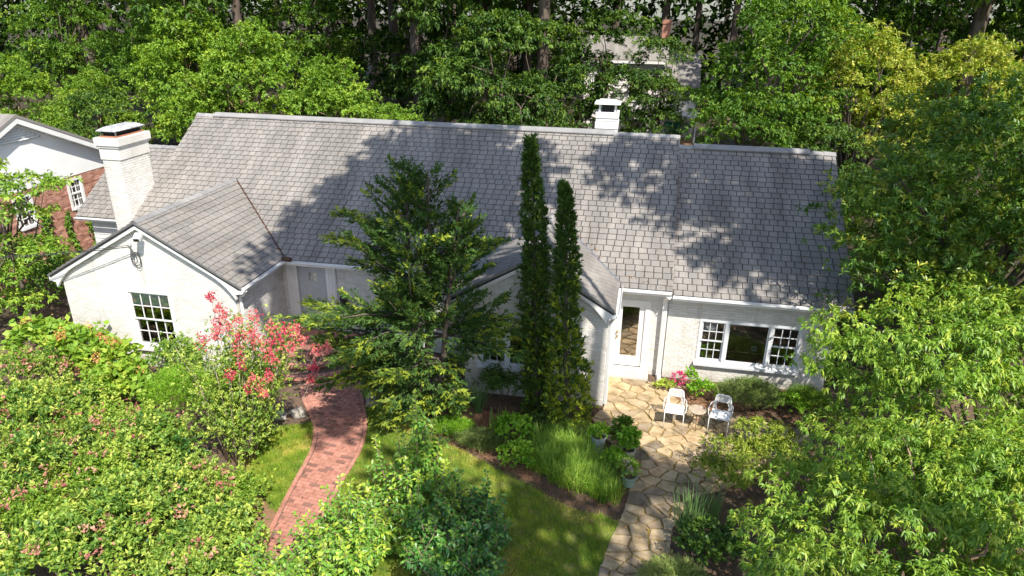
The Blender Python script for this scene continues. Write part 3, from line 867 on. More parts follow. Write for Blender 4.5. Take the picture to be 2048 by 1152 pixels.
# ---- windows and doors
def sash(win, x0, x1, z0, z1, y, cols, rows, mat, bar=0.05, mun=0.022, meet=None):
    """one sash: frame, muntins and every pane a mesh of its own"""
    f = MB()
    f.box(x0, x0+bar, y, y+0.04, z0, z1); f.box(x1-bar, x1, y, y+0.04, z0, z1)
    f.box(x0+bar, x1-bar, y, y+0.04, z0, z0+bar); f.box(x0+bar, x1-bar, y, y+0.04, z1-bar, z1)
    f.build('sash_frame', mat, win)
    gx0, gx1, gz0, gz1 = x0+bar, x1-bar, z0+bar, z1-bar
    if cols*rows > 1:
        m_ = MB()
        for i in range(1, cols):
            xx = gx0 + (gx1-gx0)*i/cols; m_.box(xx-mun/2, xx+mun/2, y+0.006, y+0.034, gz0, gz1)
        for j in range(1, rows):
            zz = gz0 + (gz1-gz0)*j/rows; m_.box(gx0, gx1, y+0.008, y+0.032, zz-mun/2, zz+mun/2)
        m_.build('muntins', mat, win)
    for i in range(cols):
        for j in range(rows):
            a, b = gx0 + (gx1-gx0)*i/cols, gx0 + (gx1-gx0)*(i+1)/cols
            c, d = gz0 + (gz1-gz0)*j/rows, gz0 + (gz1-gz0)*(j+1)/rows
            p = MB(); e = rng.uniform(-0.002, 0.002); e2 = rng.uniform(-0.0015, 0.0015)
            p.add([(a+0.001, y+0.02+e, c+0.001), (b-0.001, y+0.02-e, c+0.001), (b-0.001, y+0.02-e+e2, d-0.001), (a+0.001, y+0.02+e+e2, d-0.001)], [(0, 1, 2, 3)])
            p.build('pane', M_GLASS, win)
def casing(name, x0, x1, z0, z1, y, mat, w=0.09, d=0.10, sill=True, sillmat=None, posts=()):
    f = MB()
    f.box(x0, x0+w, y, y+d, z0, z1); f.box(x1-w, x1, y, y+d, z0, z1); f.box(x0+w, x1-w, y, y+d, z1-w, z1); f.box(x0+w, x1-w, y+0.03, y+d, z0, z0+0.03)
    for a, b in posts: f.box(a, b, y+0.001, y+d, z0+0.03, z1-w)
    win = f.build(name, mat, house)
    if sill:
        s = MB(); s.prism([(x0-0.05, y-0.10, z0-0.09), (x0-0.05, y+0.08, z0-0.09), (x0-0.05, y+0.08, z0+0.012), (x0-0.05, y-0.10, z0-0.015)], (x1-x0+0.1, 0, 0))
        s.build('window_sill', sillmat or mat, win, bevel=0.004)
    return win
# left gable: eight over eight
w1 = casing('window', -13.36, -11.97, 0.64, 2.35, GWY-0.025, M_TRIM, 0.10)
sash(w1, -13.26, -12.07, 1.44, 2.25, GWY+0.02, 4, 2, M_TRIM, 0.04)
sash(w1, -13.26, -12.07, 0.66, 1.48, GWY+0.062, 4, 2, M_TRIM, 0.045)
mb = MB(); mb.box(-13.22, -12.11, GWY+0.068, GWY+0.078, 1.82, 2.26); mb.build('roller_blind', M_BLIND, w1)
def triple(x0, xa, xb, x1, z0, z1, y, blind):
    w = casing('window', x0, x1, z0, z1, y-0.02, M_WINFRAME, 0.07, 0.10, True, M_WINFRAME, posts=((xa-0.04, xa+0.04), (xb-0.04, xb+0.04)))
    zm = (z0+z1)/2
    for a, b in ((x0+0.07, xa-0.04), (xb+0.04, x1-0.07)):
        sash(w, a, b, zm-0.02, z1-0.07, y+0.015, 3, 2, M_WINFRAME, 0.035, 0.02)
        sash(w, a, b, z0+0.03, zm+0.02, y+0.058, 3, 2, M_WINFRAME, 0.04, 0.02)
    sash(w, xa+0.04, xb-0.04, z0+0.03, z1-0.07, y+0.03, 1, 1, M_WINFRAME, 0.04)
    if blind:
        mb = MB(); mb.box(xa+0.05, xb-0.05, y+0.12, y+0.13, z1-0.07-blind, z1-0.07); mb.build('roller_blind', M_BLIND, w)
    return w
w2 = triple(-3.76, -3.02, -1.85, -1.11, 0.88, 2.34, RWY, 0.42)
w3 = triple(1.84, 2.55, 3.68, 4.45, 0.60, 1.86, WY, 0)
# glass patio door
d = MB(); d.box(-0.44, -0.36, MY-0.03, MY+0.09, 0.2, 2.22); d.box(0.40, 0.54, MY-0.03, MY+0.09, 0.2, 2.22); d.box(-0.36, 0.40, MY-0.03, MY+0.09, 2.10, 2.22)
pd = d.build('patio_door', M_TRIM, house)
d = MB(); y = MY + 0.01
d.box(-0.355, -0.20, y, y+0.045, 0.22, 2.095); d.box(0.25, 0.395, y, y+0.045, 0.22, 2.095); d.box(-0.20, 0.25, y, y+0.045, 0.22, 0.52); d.box(-0.20, 0.25, y, y+0.045, 2.0, 2.095)
d.build('door_leaf', M_TRIM, pd)
d = MB(); d.box(-0.198, 0.248, y+0.012, y+0.02, 0.522, 1.998); d.build('pane', M_GLASSD, pd)
for z in (1.10, 1.24):
    d = MB(); d.lathe([(0.005, 0), (0.03, 0.0), (0.03, 0.012), (0.012, 0.02), (0.012, 0.04), (0.03, 0.05), (0.032, 0.065), (0.02, 0.078)], (0, 0, 0), 12)
    d.V = [(-0.30 + a, y - c, z + b) for a, b, c in d.V]; d.build('door_knob', M_BRASS, pd, smooth=True)
d = MB(); d.box(-0.46, 0.62, 16.98, MY-0.012, 0.0, 0.105); d.box(-0.44, 0.58, 17.1, MY-0.012, 0.107, 0.20); d.build('door_step', M_BRICKW, house, bevel=0.008)
# front door with pilasters
d = MB()
for a, b in ((-9.95, -9.62), (-8.72, -8.42)):
    d.box(a, b, MY-0.07, MY-0.012, 0.45, 2.42)
    for k in range(3): d.box(a+0.05+k*0.085, a+0.095+k*0.085, MY-0.085, MY-0.072, 0.65, 2.3)
d.box(-10.0, -8.38, MY-0.10, MY-0.012, 2.422, 2.53)
fd = d.build('front_door', M_TRIM, house)
d = MB(); d.box(-9.62, -8.72, MY+0.03, MY+0.075, 0.47, 2.45)
for r_ in ((0.62, 1.25), (1.32, 1.75)):
    for c_ in ((-9.52, -9.21), (-9.13, -8.82)): d.box(c_[0], c_[1], MY+0.018, MY+0.031, r_[0], r_[1])
d.build('door_leaf', M_DOORGREY, fd, bevel=0.006)
for i in range(2):
    for j in range(2):
        d = MB(); x = -9.30 + i*0.14; z = 1.93 + j*0.14; d.box(x, x+0.115, MY+0.022, MY+0.032, z, z+0.115); d.build('pane', M_GLASS, fd)
# wall lantern beside the front door
lan = thing('wall_lantern', 'dark domed wall lantern beside the grey front door', 'lantern', (-8.15, 17.36, 1.3))
d = MB(); d.lathe([(0.07, 0), (0.10, 0.03), (0.115, 0.30), (0.13, 0.32), (0.11, 0.38), (0.06, 0.44), (0.02, 0.47), (0.025, 0.50), (0.005, 0.53)], (-8.15, 17.15, 1.25), 8); d.build('lamp_head', M_BLACKMETAL, lan)
d = MB(); d.tube([(-8.15, 17.37, 1.25), (-8.15, 17.28, 1.17), (-8.15, 17.15, 1.2), (-8.15, 17.15, 1.26)], 0.014); d.box(-8.20, -8.10, 17.36, 17.376, 1.12, 1.38); d.build('bracket', M_BLACKMETAL, lan)

# ---- left chimney
def house_part(name, label, loc):
    o = thing(name, label, None, loc)
    o.parent = house; o.matrix_parent_inverse = Matrix.Translation(-Vector(house.location))
    return o
ch = house_part('chimney', 'tall white painted brick chimney with metal cap beside the left gable', (-15.5, 18.5, 0))
CX0, CX1, CY0, CY1 = -15.80, -15.20, 17.90, 19.15
cb = MB()
def chim_box(x0, x1, y0, y1, z0, z1, seed):
    for (org, S, Nn, s0, s1) in (((0, y0, 0), (1,0,0), (0,-1,0), x0, x1), ((x1, 0, 0), (0,1,0), (1,0,0), y0, y1), ((x0, 0, 0), (0,1,0), (-1,0,0), y0, y1), ((0, y1, 0), (1,0,0), (0,1,0), x0, x1)):
        wall([[(s0, z0), (s1, z0), (s1, z1), (s0, z1)]], org, S, Nn, thick=0.05, target=cb, seed=seed, name='stack', parent=ch)
chim_box(CX0, CX1, CY0, CY1, 0, 5.05, 31)
mb = MB(); e = 0.035
mb.box(CX0-e, CX1+e, CY0-e, CY1+e, 5.052, 5.40); mb.box(CX0-2*e, CX1+2*e, CY0-2*e, CY1+2*e, 5.402, 5.47); mb.box(CX0-3*e, CX1+3*e, CY0-3*e, CY1+3*e, 5.472, 5.70)
mb.build('corbel', M_BRICKW, ch, bevel=0.008)
mb = MB(); mb.box(CX0+0.02, CX1-0.02, CY0+0.02, CY1-0.02, 5.702, 5.74); mb.build('flue_rim', M_TERRA, ch)
mb = MB(); mb.box(CX0+0.1, CX1-0.1, CY0+0.12, CY1-0.12, 5.74, 5.85); mb.build('flue', M_DARK, ch)
mb = MB()
for a in (CX0+0.06, CX1-0.06):
    for b in (CY0+0.08, CY1-0.08): mb.obox((a, b, 5.74), (a, b, 5.93), 0.03, 0.03)
mb.build('cap_post', M_LEAD, ch)
mb = MB()
x0, x1, y0, y1 = CX0-0.02, CX1+0.02, CY0-0.02, CY1+0.02
mb.add([(x0,y0,5.90),(x1,y0,5.90),(x1,y1,5.90),(x0,y1,5.90),(x0+0.14,y0+0.18,5.99),(x1-0.14,y0+0.18,5.99),(x1-0.14,y1-0.18,5.99),(x0+0.14,y1-0.18,5.99),(x0,y0,5.88),(x1,y0,5.88),(x1,y1,5.88),(x0,y1,5.88)],
       [(0,1,5,4),(1,2,6,5),(2,3,7,6),(3,0,4,7),(4,5,6,7),(8,9,1,0),(9,10,2,1),(10,11,3,2),(11,8,0,3),(11,10,9,8)])
mb.build('chimney_cap', M_CAPMETAL, ch)
tag(cb.build('brickwork', M_BRICKW, ch), kind='stuff')
# ---- slim flue box behind the main ridge
fl = house_part('chimney', 'slim white lapped flue chimney with open metal cap behind the main ridge', (-1.25, 23.0, 5))
mb = MB(); mb.box(-1.57, -0.93, 22.75, 23.35, 4.5, 6.30); mb.build('stack', M_BRICKW, fl)
mb = MB()
for z0, z1, g in ((5.5, 5.78, 0.03), (5.80, 6.02, 0.05), (6.04, 6.12, 0.03), (6.13, 6.31, 0.05)):
    mb.prism([(-1.57-g, 22.75-g, z0), (-0.93+g, 22.75-g, z0), (-0.93+g, 23.35+g, z0), (-1.57-g, 23.35+g, z0)], (0, 0, z1-z0))
mb.build('lap_band', M_SIDING, fl, bevel=0.006)
mb = MB()
for a in (-1.5, -1.0):
    for b in (22.82, 23.28): mb.obox((a, b, 6.31), (a, b, 6.56), 0.05, 0.05)
mb.build('cap_post', M_TRIM, fl)
mb = MB(); mb.box(-1.42, -1.08, 22.9, 23.2, 6.31, 6.5); mb.build('flue', M_DARK, fl)
mb = MB(); mb.prism([(-1.66, 22.68, 6.56), (-0.84, 22.68, 6.56), (-0.84, 23.42, 6.56), (-1.66, 23.42, 6.56)], (0, 0, 0.05)); mb.prism([(-1.62, 22.7, 6.612), (-0.88, 22.7, 6.612), (-1.0, 23.05, 6.70), (-1.5, 23.05, 6.70)], (0, 0.36, -0.05)); mb.build('chimney_cap', M_GUTTER, fl)

# ---- curved brick entrance steps
st = MB()
CXs, CYs = -9.2, 17.3
stp = None
def arc_pts(r, n_=40):
    return [(CXs + r*math.sin(a), CYs - r*math.cos(a)) for a in [R_(-26) + (R_(88) + R_(26))*k/n_ for k in range(n_+1)]]
steps = tag(MB().add([(0, 0, -0.05), (0.01, 0, -0.05), (0, 0.01, -0.05)], [(0, 1, 2)]).build('entrance_steps', M_PAVEJOINT), 'curved red brick entrance steps at the head of the path', 'steps')
bpy.data.objects.remove(steps)
mb = MB()
for r, z0, z1 in ((2.44, 0.0, 0.14), (2.06, 0.142, 0.29), (1.68, 0.292, 0.44)):
    P = [(x, y) for x, y in arc_pts(r)]
    P = [(max(x, GWR+0.012), y) for x, y in P]
    P = P + [(CXs + r, MY-0.1), (GWR+0.012, MY-0.1)]
    mb.prism([(x, y, z0) for x, y in P], (0, 0, z1-z0-0.012))
steps = tag(mb.build('entrance_steps', M_PAVEJOINT), 'curved red brick entrance steps at the head of the path', 'steps')
rr = random.Random(9)
for r, z1 in ((2.46, 0.14), (2.08, 0.29), (1.70, 0.44)):
    da = 0.085/r; a = R_(-24)
    while a < R_(86):
        a0, a1 = a + 0.006/r, a + da - 0.004/r
        q = [(CXs + rr_*math.sin(t_), CYs - rr_*math.cos(t_)) for rr_, t_ in ((r+0.012, a0), (r+0.012, a1), (r-0.20, a1), (r-0.20, a0))]
        if min(p[0] for p in q) > GWR + 0.03:
            b = MB(); b.prism([(x, y, z1-0.065) for x, y in q], (0, 0, 0.065 + rr.uniform(0, 0.006)), rr.uniform(0.25, 1)); b.build('nosing_brick', M_PAVER, steps)
        a += da
ld = MB()
for j in range(14):
    for i in range(16):
        x = -10.06 + i*0.215 + (0.107 if j % 2 else 0); y = 15.75 + j*0.105
        c = [(x+0.005, y+0.005), (x+0.21, y+0.005), (x+0.21, y+0.1), (x+0.005, y+0.1)]
        if all(math.hypot(p[0]-CXs, p[1]-CYs) < 1.47 and p[0] > GWR + 0.02 and p[1] < MY - 0.12 for p in c):
            b = MB(); b.prism([(p[0], p[1], 0.425) for p in c], (0, 0, 0.02), rr.uniform(0.2, 1)); b.build('landing_brick', M_PAVER, steps)
# ================================================================== plants
def nrm(a): return a / np.maximum(np.linalg.norm(a, axis=-1, keepdims=True), 1e-9)
def leaf_geo(P, D, Nn, L, W, T, fold=0.18, droop=0.0, five=False):
    """leaf blades as folded rhombs (2 triangles) or curved ones (4 triangles)"""
    n = len(P); S = np.cross(D, Nn); L = L[:, None]; W = W[:, None]
    dn = np.array([0, 0, -1.0])
    if not five:
        l = P + D*L*0.45 + S*W*0.5 + Nn*W*fold
        r = P + D*L*0.45 - S*W*0.5 + Nn*W*fold
        t = P + D*L + dn*L*droop
        V = np.stack([P, r, t, l], 1).reshape(-1, 3)
        b = np.arange(n)[:, None]*4
        F = np.concatenate([b + [0, 1, 2], b + [0, 2, 3]], 0)
        return V, F, np.repeat(T, 4)
    m = P + D*L*0.5 + dn*L*droop*0.15
    l = P + D*L*0.45 + S*W*0.5 + Nn*W*fold + dn*L*droop*0.1
    r = P + D*L*0.45 - S*W*0.5 + Nn*W*fold + dn*L*droop*0.1
    t = P + D*L*0.93 + dn*L*droop*0.8
    V = np.stack([P, r, t, l, m], 1).reshape(-1, 3)
    b = np.arange(n)[:, None]*5
    F = np.concatenate([b + [0, 1, 4], b + [0, 4, 3], b + [4, 1, 2], b + [4, 2, 3]], 0)
    return V, F, np.repeat(T, 5)

def join(parts):
    V, F, T = [], [], []; o = 0
    for v, f, t in parts:
        V.append(v); F.append(f + o); T.append(t); o += len(v)
    return np.concatenate(V), np.concatenate(F), np.concatenate(T)

def put(name, geo, mat, parent=None, smooth=False):
    me = np_mesh(name, geo[0], geo[1], geo[2], smooth)
    me.materials.append(mat)
    return link(bpy.data.objects.new(name, me), parent)

def sprays(rs, C, A, n_leaf, L, W, stem=1.0, spread=1.0, droop=0.15, T=None, tv=0.12, fold=0.18, five=False, upn=0.9, lv=0.42, planar=0.0):
    M = len(C); K = M*n_leaf
    cp = np.repeat(C, n_leaf, 0); ax = np.repeat(A, n_leaf, 0)
    pr = rs.normal(size=(K, 3))
    if planar > 0:      # leaves of a spray lie in one plane
        nn0 = nrm(np.array([0, 0, 1.0]) + 0.5*rs.normal(size=(M, 3))); nn0 = np.repeat(nn0, n_leaf, 0)
        pr = pr - planar*nn0*np.sum(pr*nn0, 1, keepdims=True)
    pr = nrm(pr - ax*np.sum(pr*ax, 1, keepdims=True))
    ph = (spread*rs.uniform(0.3, 1.25, K))[:, None]
    u = rs.uniform(0, 1, K)[:, None]
    D = nrm(ax*np.cos(ph) + pr*np.sin(ph) + np.array([0, 0, -droop]))
    P = cp + ax*(stem*L)*u
    n0 = np.array([0, 0, 1.0])*upn + ax*0.4 + 0.45*rs.normal(size=(K, 3))
    if planar > 0: n0 = nn0 + 0.2*rs.normal(size=(K, 3))
    Nn = nrm(n0 - D*np.sum(n0*D, 1, keepdims=True))
    l = L*rs.uniform(1-lv, 1+lv, K); w = W*rs.uniform(1-lv, 1+lv, K)
    t = np.clip(np.repeat(T, n_leaf) + rs.normal(0, tv, K), 0, 1)
    return leaf_geo(P, D, Nn, l, w, t, fold, droop*0.8, five)

def crown(rs, ells, n_clump, clump_r, n_spray, n_leaf, L, W, up=0.35, droop=0.15, spread=1.0, flat=0.6, shell=(0.62, 1.0), tm=0.45, cv=0.10,
          tv=0.12, tip=0.0, tipv=0.9, fold=0.18, five=False, bottom=-0.35, stem=1.0, planar=0.0, upn=0.9):
    E = np.array(ells, float)
    w = (E[:, 3]*E[:, 4]*E[:, 5])**(2/3); w /= w.sum()
    idx = rs.choice(len(E), n_clump, p=w)
    d = nrm(rs.normal(size=(n_clump, 3)))
    fl = d[:, 2] < bottom; d[fl, 2] *= -1
    cc = E[idx, :3] + E[idx, 3:]*d*rs.uniform(shell[0], shell[1], (n_clump, 1))
    cr = clump_r*rs.uniform(0.65, 1.35, n_clump)
    ct = tm + rs.normal(0, cv, n_clump)
    M = n_clump*n_spray
    d2 = nrm(rs.normal(size=(M, 3)))
    fl = (d2[:, 2] < -0.1) & (rs.uniform(size=M) < 0.75); d2[fl, 2] *= -1
    C = np.repeat(cc, n_spray, 0) + d2*np.repeat(cr, n_spray)[:, None]*np.array([1, 1, flat])*rs.uniform(0.5, 1.0, (M, 1))
    A = nrm(d2*0.8 + np.repeat(d, n_spray, 0)*0.5 + np.array([0, 0, up]) + 0.35*rs.normal(size=(M, 3)))
    T = np.repeat(ct, n_spray) + rs.normal(0, 0.06, M)
    if tip > 0:
        k = rs.uniform(size=M) < tip; T[k] = tipv
    return sprays(rs, C, A, n_leaf, L, W, stem, spread, droop, T, tv, fold, five, upn, planar=planar), cc

def limbs(rs, base, fork, targets, r0, rl, seg=7, mb=None, bend=0.35, top=None):
    """trunk from base to fork (and on to top), limbs from the trunk out to the targets"""
    mb = mb or MB(); base = np.array(base, float); fork = np.array(fork, float)
    n = 6
    pts = [base + (fork-base)*k/n + np.append(rs.normal(0, 0.02*np.linalg.norm(fork-base)/4, 2), 0)*(0 < k < n) for k in range(n+1)]
    mb.tube(pts, [r0*(1.25 if k == 0 else 1.0 - 0.4*k/n) for k in range(n+1)], seg)
    for t in targets:
        t = np.array(t, float); s = rs.uniform(0.5, 1.0)
        a = base + (fork-base)*s
        m1 = a + (t-a)*0.4 + np.array([0, 0, bend*np.linalg.norm(t-a)*0.25]) + rs.normal(0, 0.05, 3)*np.linalg.norm(t-a)
        m2 = a + (t-a)*0.75 + np.array([0, 0, bend*np.linalg.norm(t-a)*0.2]) + rs.normal(0, 0.05, 3)*np.linalg.norm(t-a)
        mb.tube([a, m1, m2, t], [rl, rl*0.7, rl*0.45, rl*0.15], 5)
    return mb

def plant(name, label, cat, base, ells, lmat, bark, group=None, seed=1, trunk_r=0.12, limb_r=0.05, nl=10, fork=0.5, part=('trunk', 'crown'), world=True, fork_pt=None, **kw):
    rs = np.random.RandomState(seed)
    t = thing(name, label, cat, base, group=group)
    geo, cc = crown(rs, ells, **kw)
    E = np.array(ells, float)
    cen = (E[:, :3]*(E[:, 3]*E[:, 4]*E[:, 5])[:, None]).sum(0)/(E[:, 3]*E[:, 4]*E[:, 5]).sum()
    fk = np.array(fork_pt) if fork_pt is not None else np.array([base[0] + (cen[0]-base[0])*fork, base[1] + (cen[1]-base[1])*fork, base[2] + (cen[2]-base[2])*max(fork, 0.35)])
    tg = cc[rs.choice(len(cc), min(nl, len(cc)), replace=False)]
    limbs(rs, base, fk, tg, trunk_r, limb_r).build(part[0], bark, t, smooth=True)
    put(part[1], geo, lmat, t)
    return t

G3 = lambda a, b, c: [(0.0, a), (0.5, b), (1.0, c)]
L_MID = leaf_mat('leaf_mid_green', G3((0.016, 0.046, 0.012), (0.046, 0.104, 0.020), (0.13, 0.20, 0.04)))
L_LIME = leaf_mat('leaf_lime', G3((0.035, 0.085, 0.016), (0.085, 0.160, 0.028), (0.19, 0.26, 0.06)))
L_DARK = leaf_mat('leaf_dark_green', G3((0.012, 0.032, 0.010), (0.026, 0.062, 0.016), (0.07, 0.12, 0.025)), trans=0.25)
L_DEEP = leaf_mat('leaf_wood_shade', G3((0.006, 0.016, 0.006), (0.013, 0.030, 0.009), (0.028, 0.050, 0.012)), trans=0.1, gloss=0.0)  # darker than the dark leaf: the far wood's shade put into the colour
L_MAG = leaf_mat('leaf_glossy_evergreen', G3((0.026, 0.068, 0.018), (0.060, 0.125, 0.026), (0.20, 0.235, 0.05)), trans=0.22, gloss=0.12, rough=0.3)
L_DOG = leaf_mat('leaf_drooping_green', G3((0.028, 0.080, 0.014), (0.080, 0.158, 0.024), (0.21, 0.275, 0.06)), trans=0.34, gloss=0.09, rough=0.35)
L_YEL = leaf_mat('leaf_yellow_green', G3((0.040, 0.085, 0.012), (0.115, 0.168, 0.030), (0.26, 0.29, 0.11)))
L_CONIF = leaf_mat('conifer_spray', G3((0.018, 0.040, 0.018), (0.038, 0.082, 0.028), (0.15, 0.20, 0.035)), trans=0.35, gloss=0.04)
L_CYP = leaf_mat('columnar_cypress_spray', G3((0.018, 0.040, 0.016), (0.042, 0.085, 0.022), (0.17, 0.22, 0.03)), trans=0.25, gloss=0.05)
L_ABEL = leaf_mat('small_shrub_leaf', G3((0.020, 0.062, 0.016), (0.075, 0.145, 0.030), (0.21, 0.27, 0.08)), trans=0.3, gloss=0.08)
L_PINK = leaf_mat('pink_flower_head', G3((0.15, 0.055, 0.085), (0.215, 0.105, 0.14), (0.26, 0.18, 0.20)), trans=0.3, gloss=0.02)
L_RED = leaf_mat('crimson_blossom', G3((0.22, 0.022, 0.085), (0.29, 0.062, 0.14), (0.32, 0.16, 0.19)), trans=0.35, gloss=0.02)
L_LAUR = leaf_mat('laurel_leaf', G3((0.018, 0.070, 0.030), (0.065, 0.160, 0.034), (0.20, 0.28, 0.05)), trans=0.28, gloss=0.14, rough=0.3)
L_HYD = leaf_mat('broad_lobed_leaf', G3((0.040, 0.100, 0.018), (0.090, 0.170, 0.030), (0.20, 0.255, 0.06)), trans=0.35, gloss=0.05)
L_GRASS = leaf_mat('grass_blade', G3((0.035, 0.090, 0.014), (0.105, 0.175, 0.024), (0.29, 0.25, 0.11)), trans=0.35, gloss=0.03)
L_LIRI = leaf_mat('arching_grass_leaf', G3((0.035, 0.095, 0.016), (0.080, 0.165, 0.028), (0.22, 0.29, 0.08)), trans=0.35, gloss=0.06)
L_IRIS = leaf_mat('blue_green_blade', G3((0.035, 0.085, 0.050), (0.070, 0.140, 0.075), (0.16, 0.22, 0.08)), trans=0.25, gloss=0.06)
L_BRIGHT = leaf_mat('bright_green_leaf', G3((0.04, 0.11, 0.014), (0.09, 0.20, 0.022), (0.20, 0.30, 0.045)), trans=0.35, gloss=0.06)
L_GREYG = leaf_mat('grey_green_leaf', G3((0.05, 0.085, 0.045), (0.09, 0.14, 0.06), (0.18, 0.22, 0.10)), trans=0.25)
L_TAN = leaf_mat('dry_flower_head', G3((0.20, 0.11, 0.07), (0.30, 0.18, 0.11), (0.40, 0.28, 0.18)), trans=0.2, gloss=0.02)
L_MAGENTA = leaf_mat('magenta_bloom', G3((0.21, 0.015, 0.11), (0.29, 0.04, 0.18), (0.34, 0.14, 0.30)), trans=0.3, gloss=0.02)
L_WHITE = leaf_mat('white_bloom', G3((0.20, 0.18, 0.26), (0.28, 0.25, 0.36), (0.34, 0.31, 0.46)), trans=0.3, gloss=0.02)

# ---------------------------------------------------------------- lawn grass
def grass(name, poly, n, hgt, seed, mat, z=0.004, patch=True):
    rs = np.random.RandomState(seed)
    xs = [p[0] for p in poly]; ys = [p[1] for p in poly]
    X = rs.uniform(min(xs), max(xs), n*3); Y = rs.uniform(min(ys), max(ys), n*3)
    # point in polygon, vectorised
    c = np.zeros(len(X), bool); j = len(poly) - 1
    for i in range(len(poly)):
        (xi, yi), (xj, yj) = poly[i], poly[j]
        if yi != yj:
            k = ((yi > Y) != (yj > Y)) & (X < (xj-xi)*(Y-yi)/(yj-yi) + xi); c ^= k
        j = i
    X, Y = X[c][:n], Y[c][:n]; m = len(X)
    X = X + rs.normal(0, 0.045, m); Y = Y + rs.normal(0, 0.045, m)
    P = np.stack([X, Y, np.full(m, z)], 1)
    a = rs.uniform(0, 2*np.pi, m)
    D = nrm(np.stack([np.cos(a)*0.7, np.sin(a)*0.7, rs.uniform(0.5, 1.2, m)], 1))
    s = np.sin(X*1.7+1.3*np.sin(Y*1.1)) * np.sin(Y*2.1+0.8*np.sin(X*2.3)) + 0.5*np.sin(X*5.1+2)*np.sin(Y*4.3+1)
    t = 0.40 + 0.20*s + rs.normal(0, 0.14, m)
    dry = s > 0.75; t[dry] += 0.35*rs.uniform(0, 1, dry.sum())
    h = hgt*rs.uniform(0.5, 1.4, m)*(1 - 0.35*(s > 0.75))*(1 + 0.45*np.sin(X*9.1 + 2*np.sin(Y*7.3))*np.sin(Y*8.3 + X*2.1))
    t = t + 0.14*np.sin(X*11.3 + Y*3.1)*np.sin(Y*12.7 - X*2.3)
    S = nrm(np.stack([-np.sin(a), np.cos(a), 0*a], 1))*0.004
    V = np.stack([P - S, P + S, P + D*h[:, None]], 1).reshape(-1, 3)
    F = np.arange(m*3).reshape(-1, 3)
    o = put(name, (V, F, np.repeat(np.clip(t, 0, 1), 3)), mat)
    return tag(o, kind='stuff')
tag(grass('lawn_grass', lawn_r_poly, 90000, 0.07, 5, L_GRASS), 'short green lawn grass between the brick path and the flagstone walk', 'grass')
tag(grass('lawn_grass', lawn_l_poly, 26000, 0.07, 6, L_GRASS), 'short sunlit lawn grass left of the brick path', 'grass')

def blades(rs, cx, cy, n, r, h, w, lean, tm, tv=0.15, z=0.0, seg=4, bend=0.7):
    """arching strap leaves rising from a clump"""
    a = rs.uniform(0, 2*np.pi, n); rr_ = r*np.sqrt(rs.uniform(0, 1, n))
    b = np.stack([cx + rr_*np.cos(a), cy + rr_*np.sin(a), np.full(n, z)], 1)
    a2 = a + rs.normal(0, 0.7, n); out = np.stack([np.cos(a2), np.sin(a2), 0*a2], 1)
    hh = h*rs.uniform(0.6, 1.15, n)[:, None]; ln = lean*rs.uniform(0.3, 1.2, n)[:, None]
    sd_ = np.stack([-np.sin(a2), np.cos(a2), 0*a2], 1)*(w/2)
    rows = []
    for k in range(seg + 1):
        t = k/seg
        p = b + np.array([0, 0, 1.0])*hh*(t*(1.35-0.55*bend*t*ln.clip(0, 1.4)) if True else t) + out*hh*ln*t**1.7
        wd = (1 - t)**0.6 if k < seg else 0.05
        rows += [p - sd_*wd, p + sd_*wd]
    V = np.stack(rows, 1).reshape(-1, 3); st = 2*(seg+1)
    bi = np.arange(n)[:, None]*st
    F = np.concatenate([np.concatenate([bi + [2*k, 2*k+1, 2*k+3], bi + [2*k, 2*k+3, 2*k+2]], 0) for k in range(seg)], 0)
    return V, F, np.repeat(np.clip(tm + rs.normal(0, tv, n), 0, 1), st)

def clump(name, label, cat, items, mat, group=None, seed=1, part='leaves'):
    """items: argument tuples for blades(); one plant"""
    rs = np.random.RandomState(seed)
    c = items[0]
    t = thing(name, label, cat, (c[0], c[1], 0), group=group)
    put(part, join([blades(rs, *it[:-1], **it[-1]) if isinstance(it[-1], dict) else blades(rs, *it) for it in items]), mat, t)
    return t

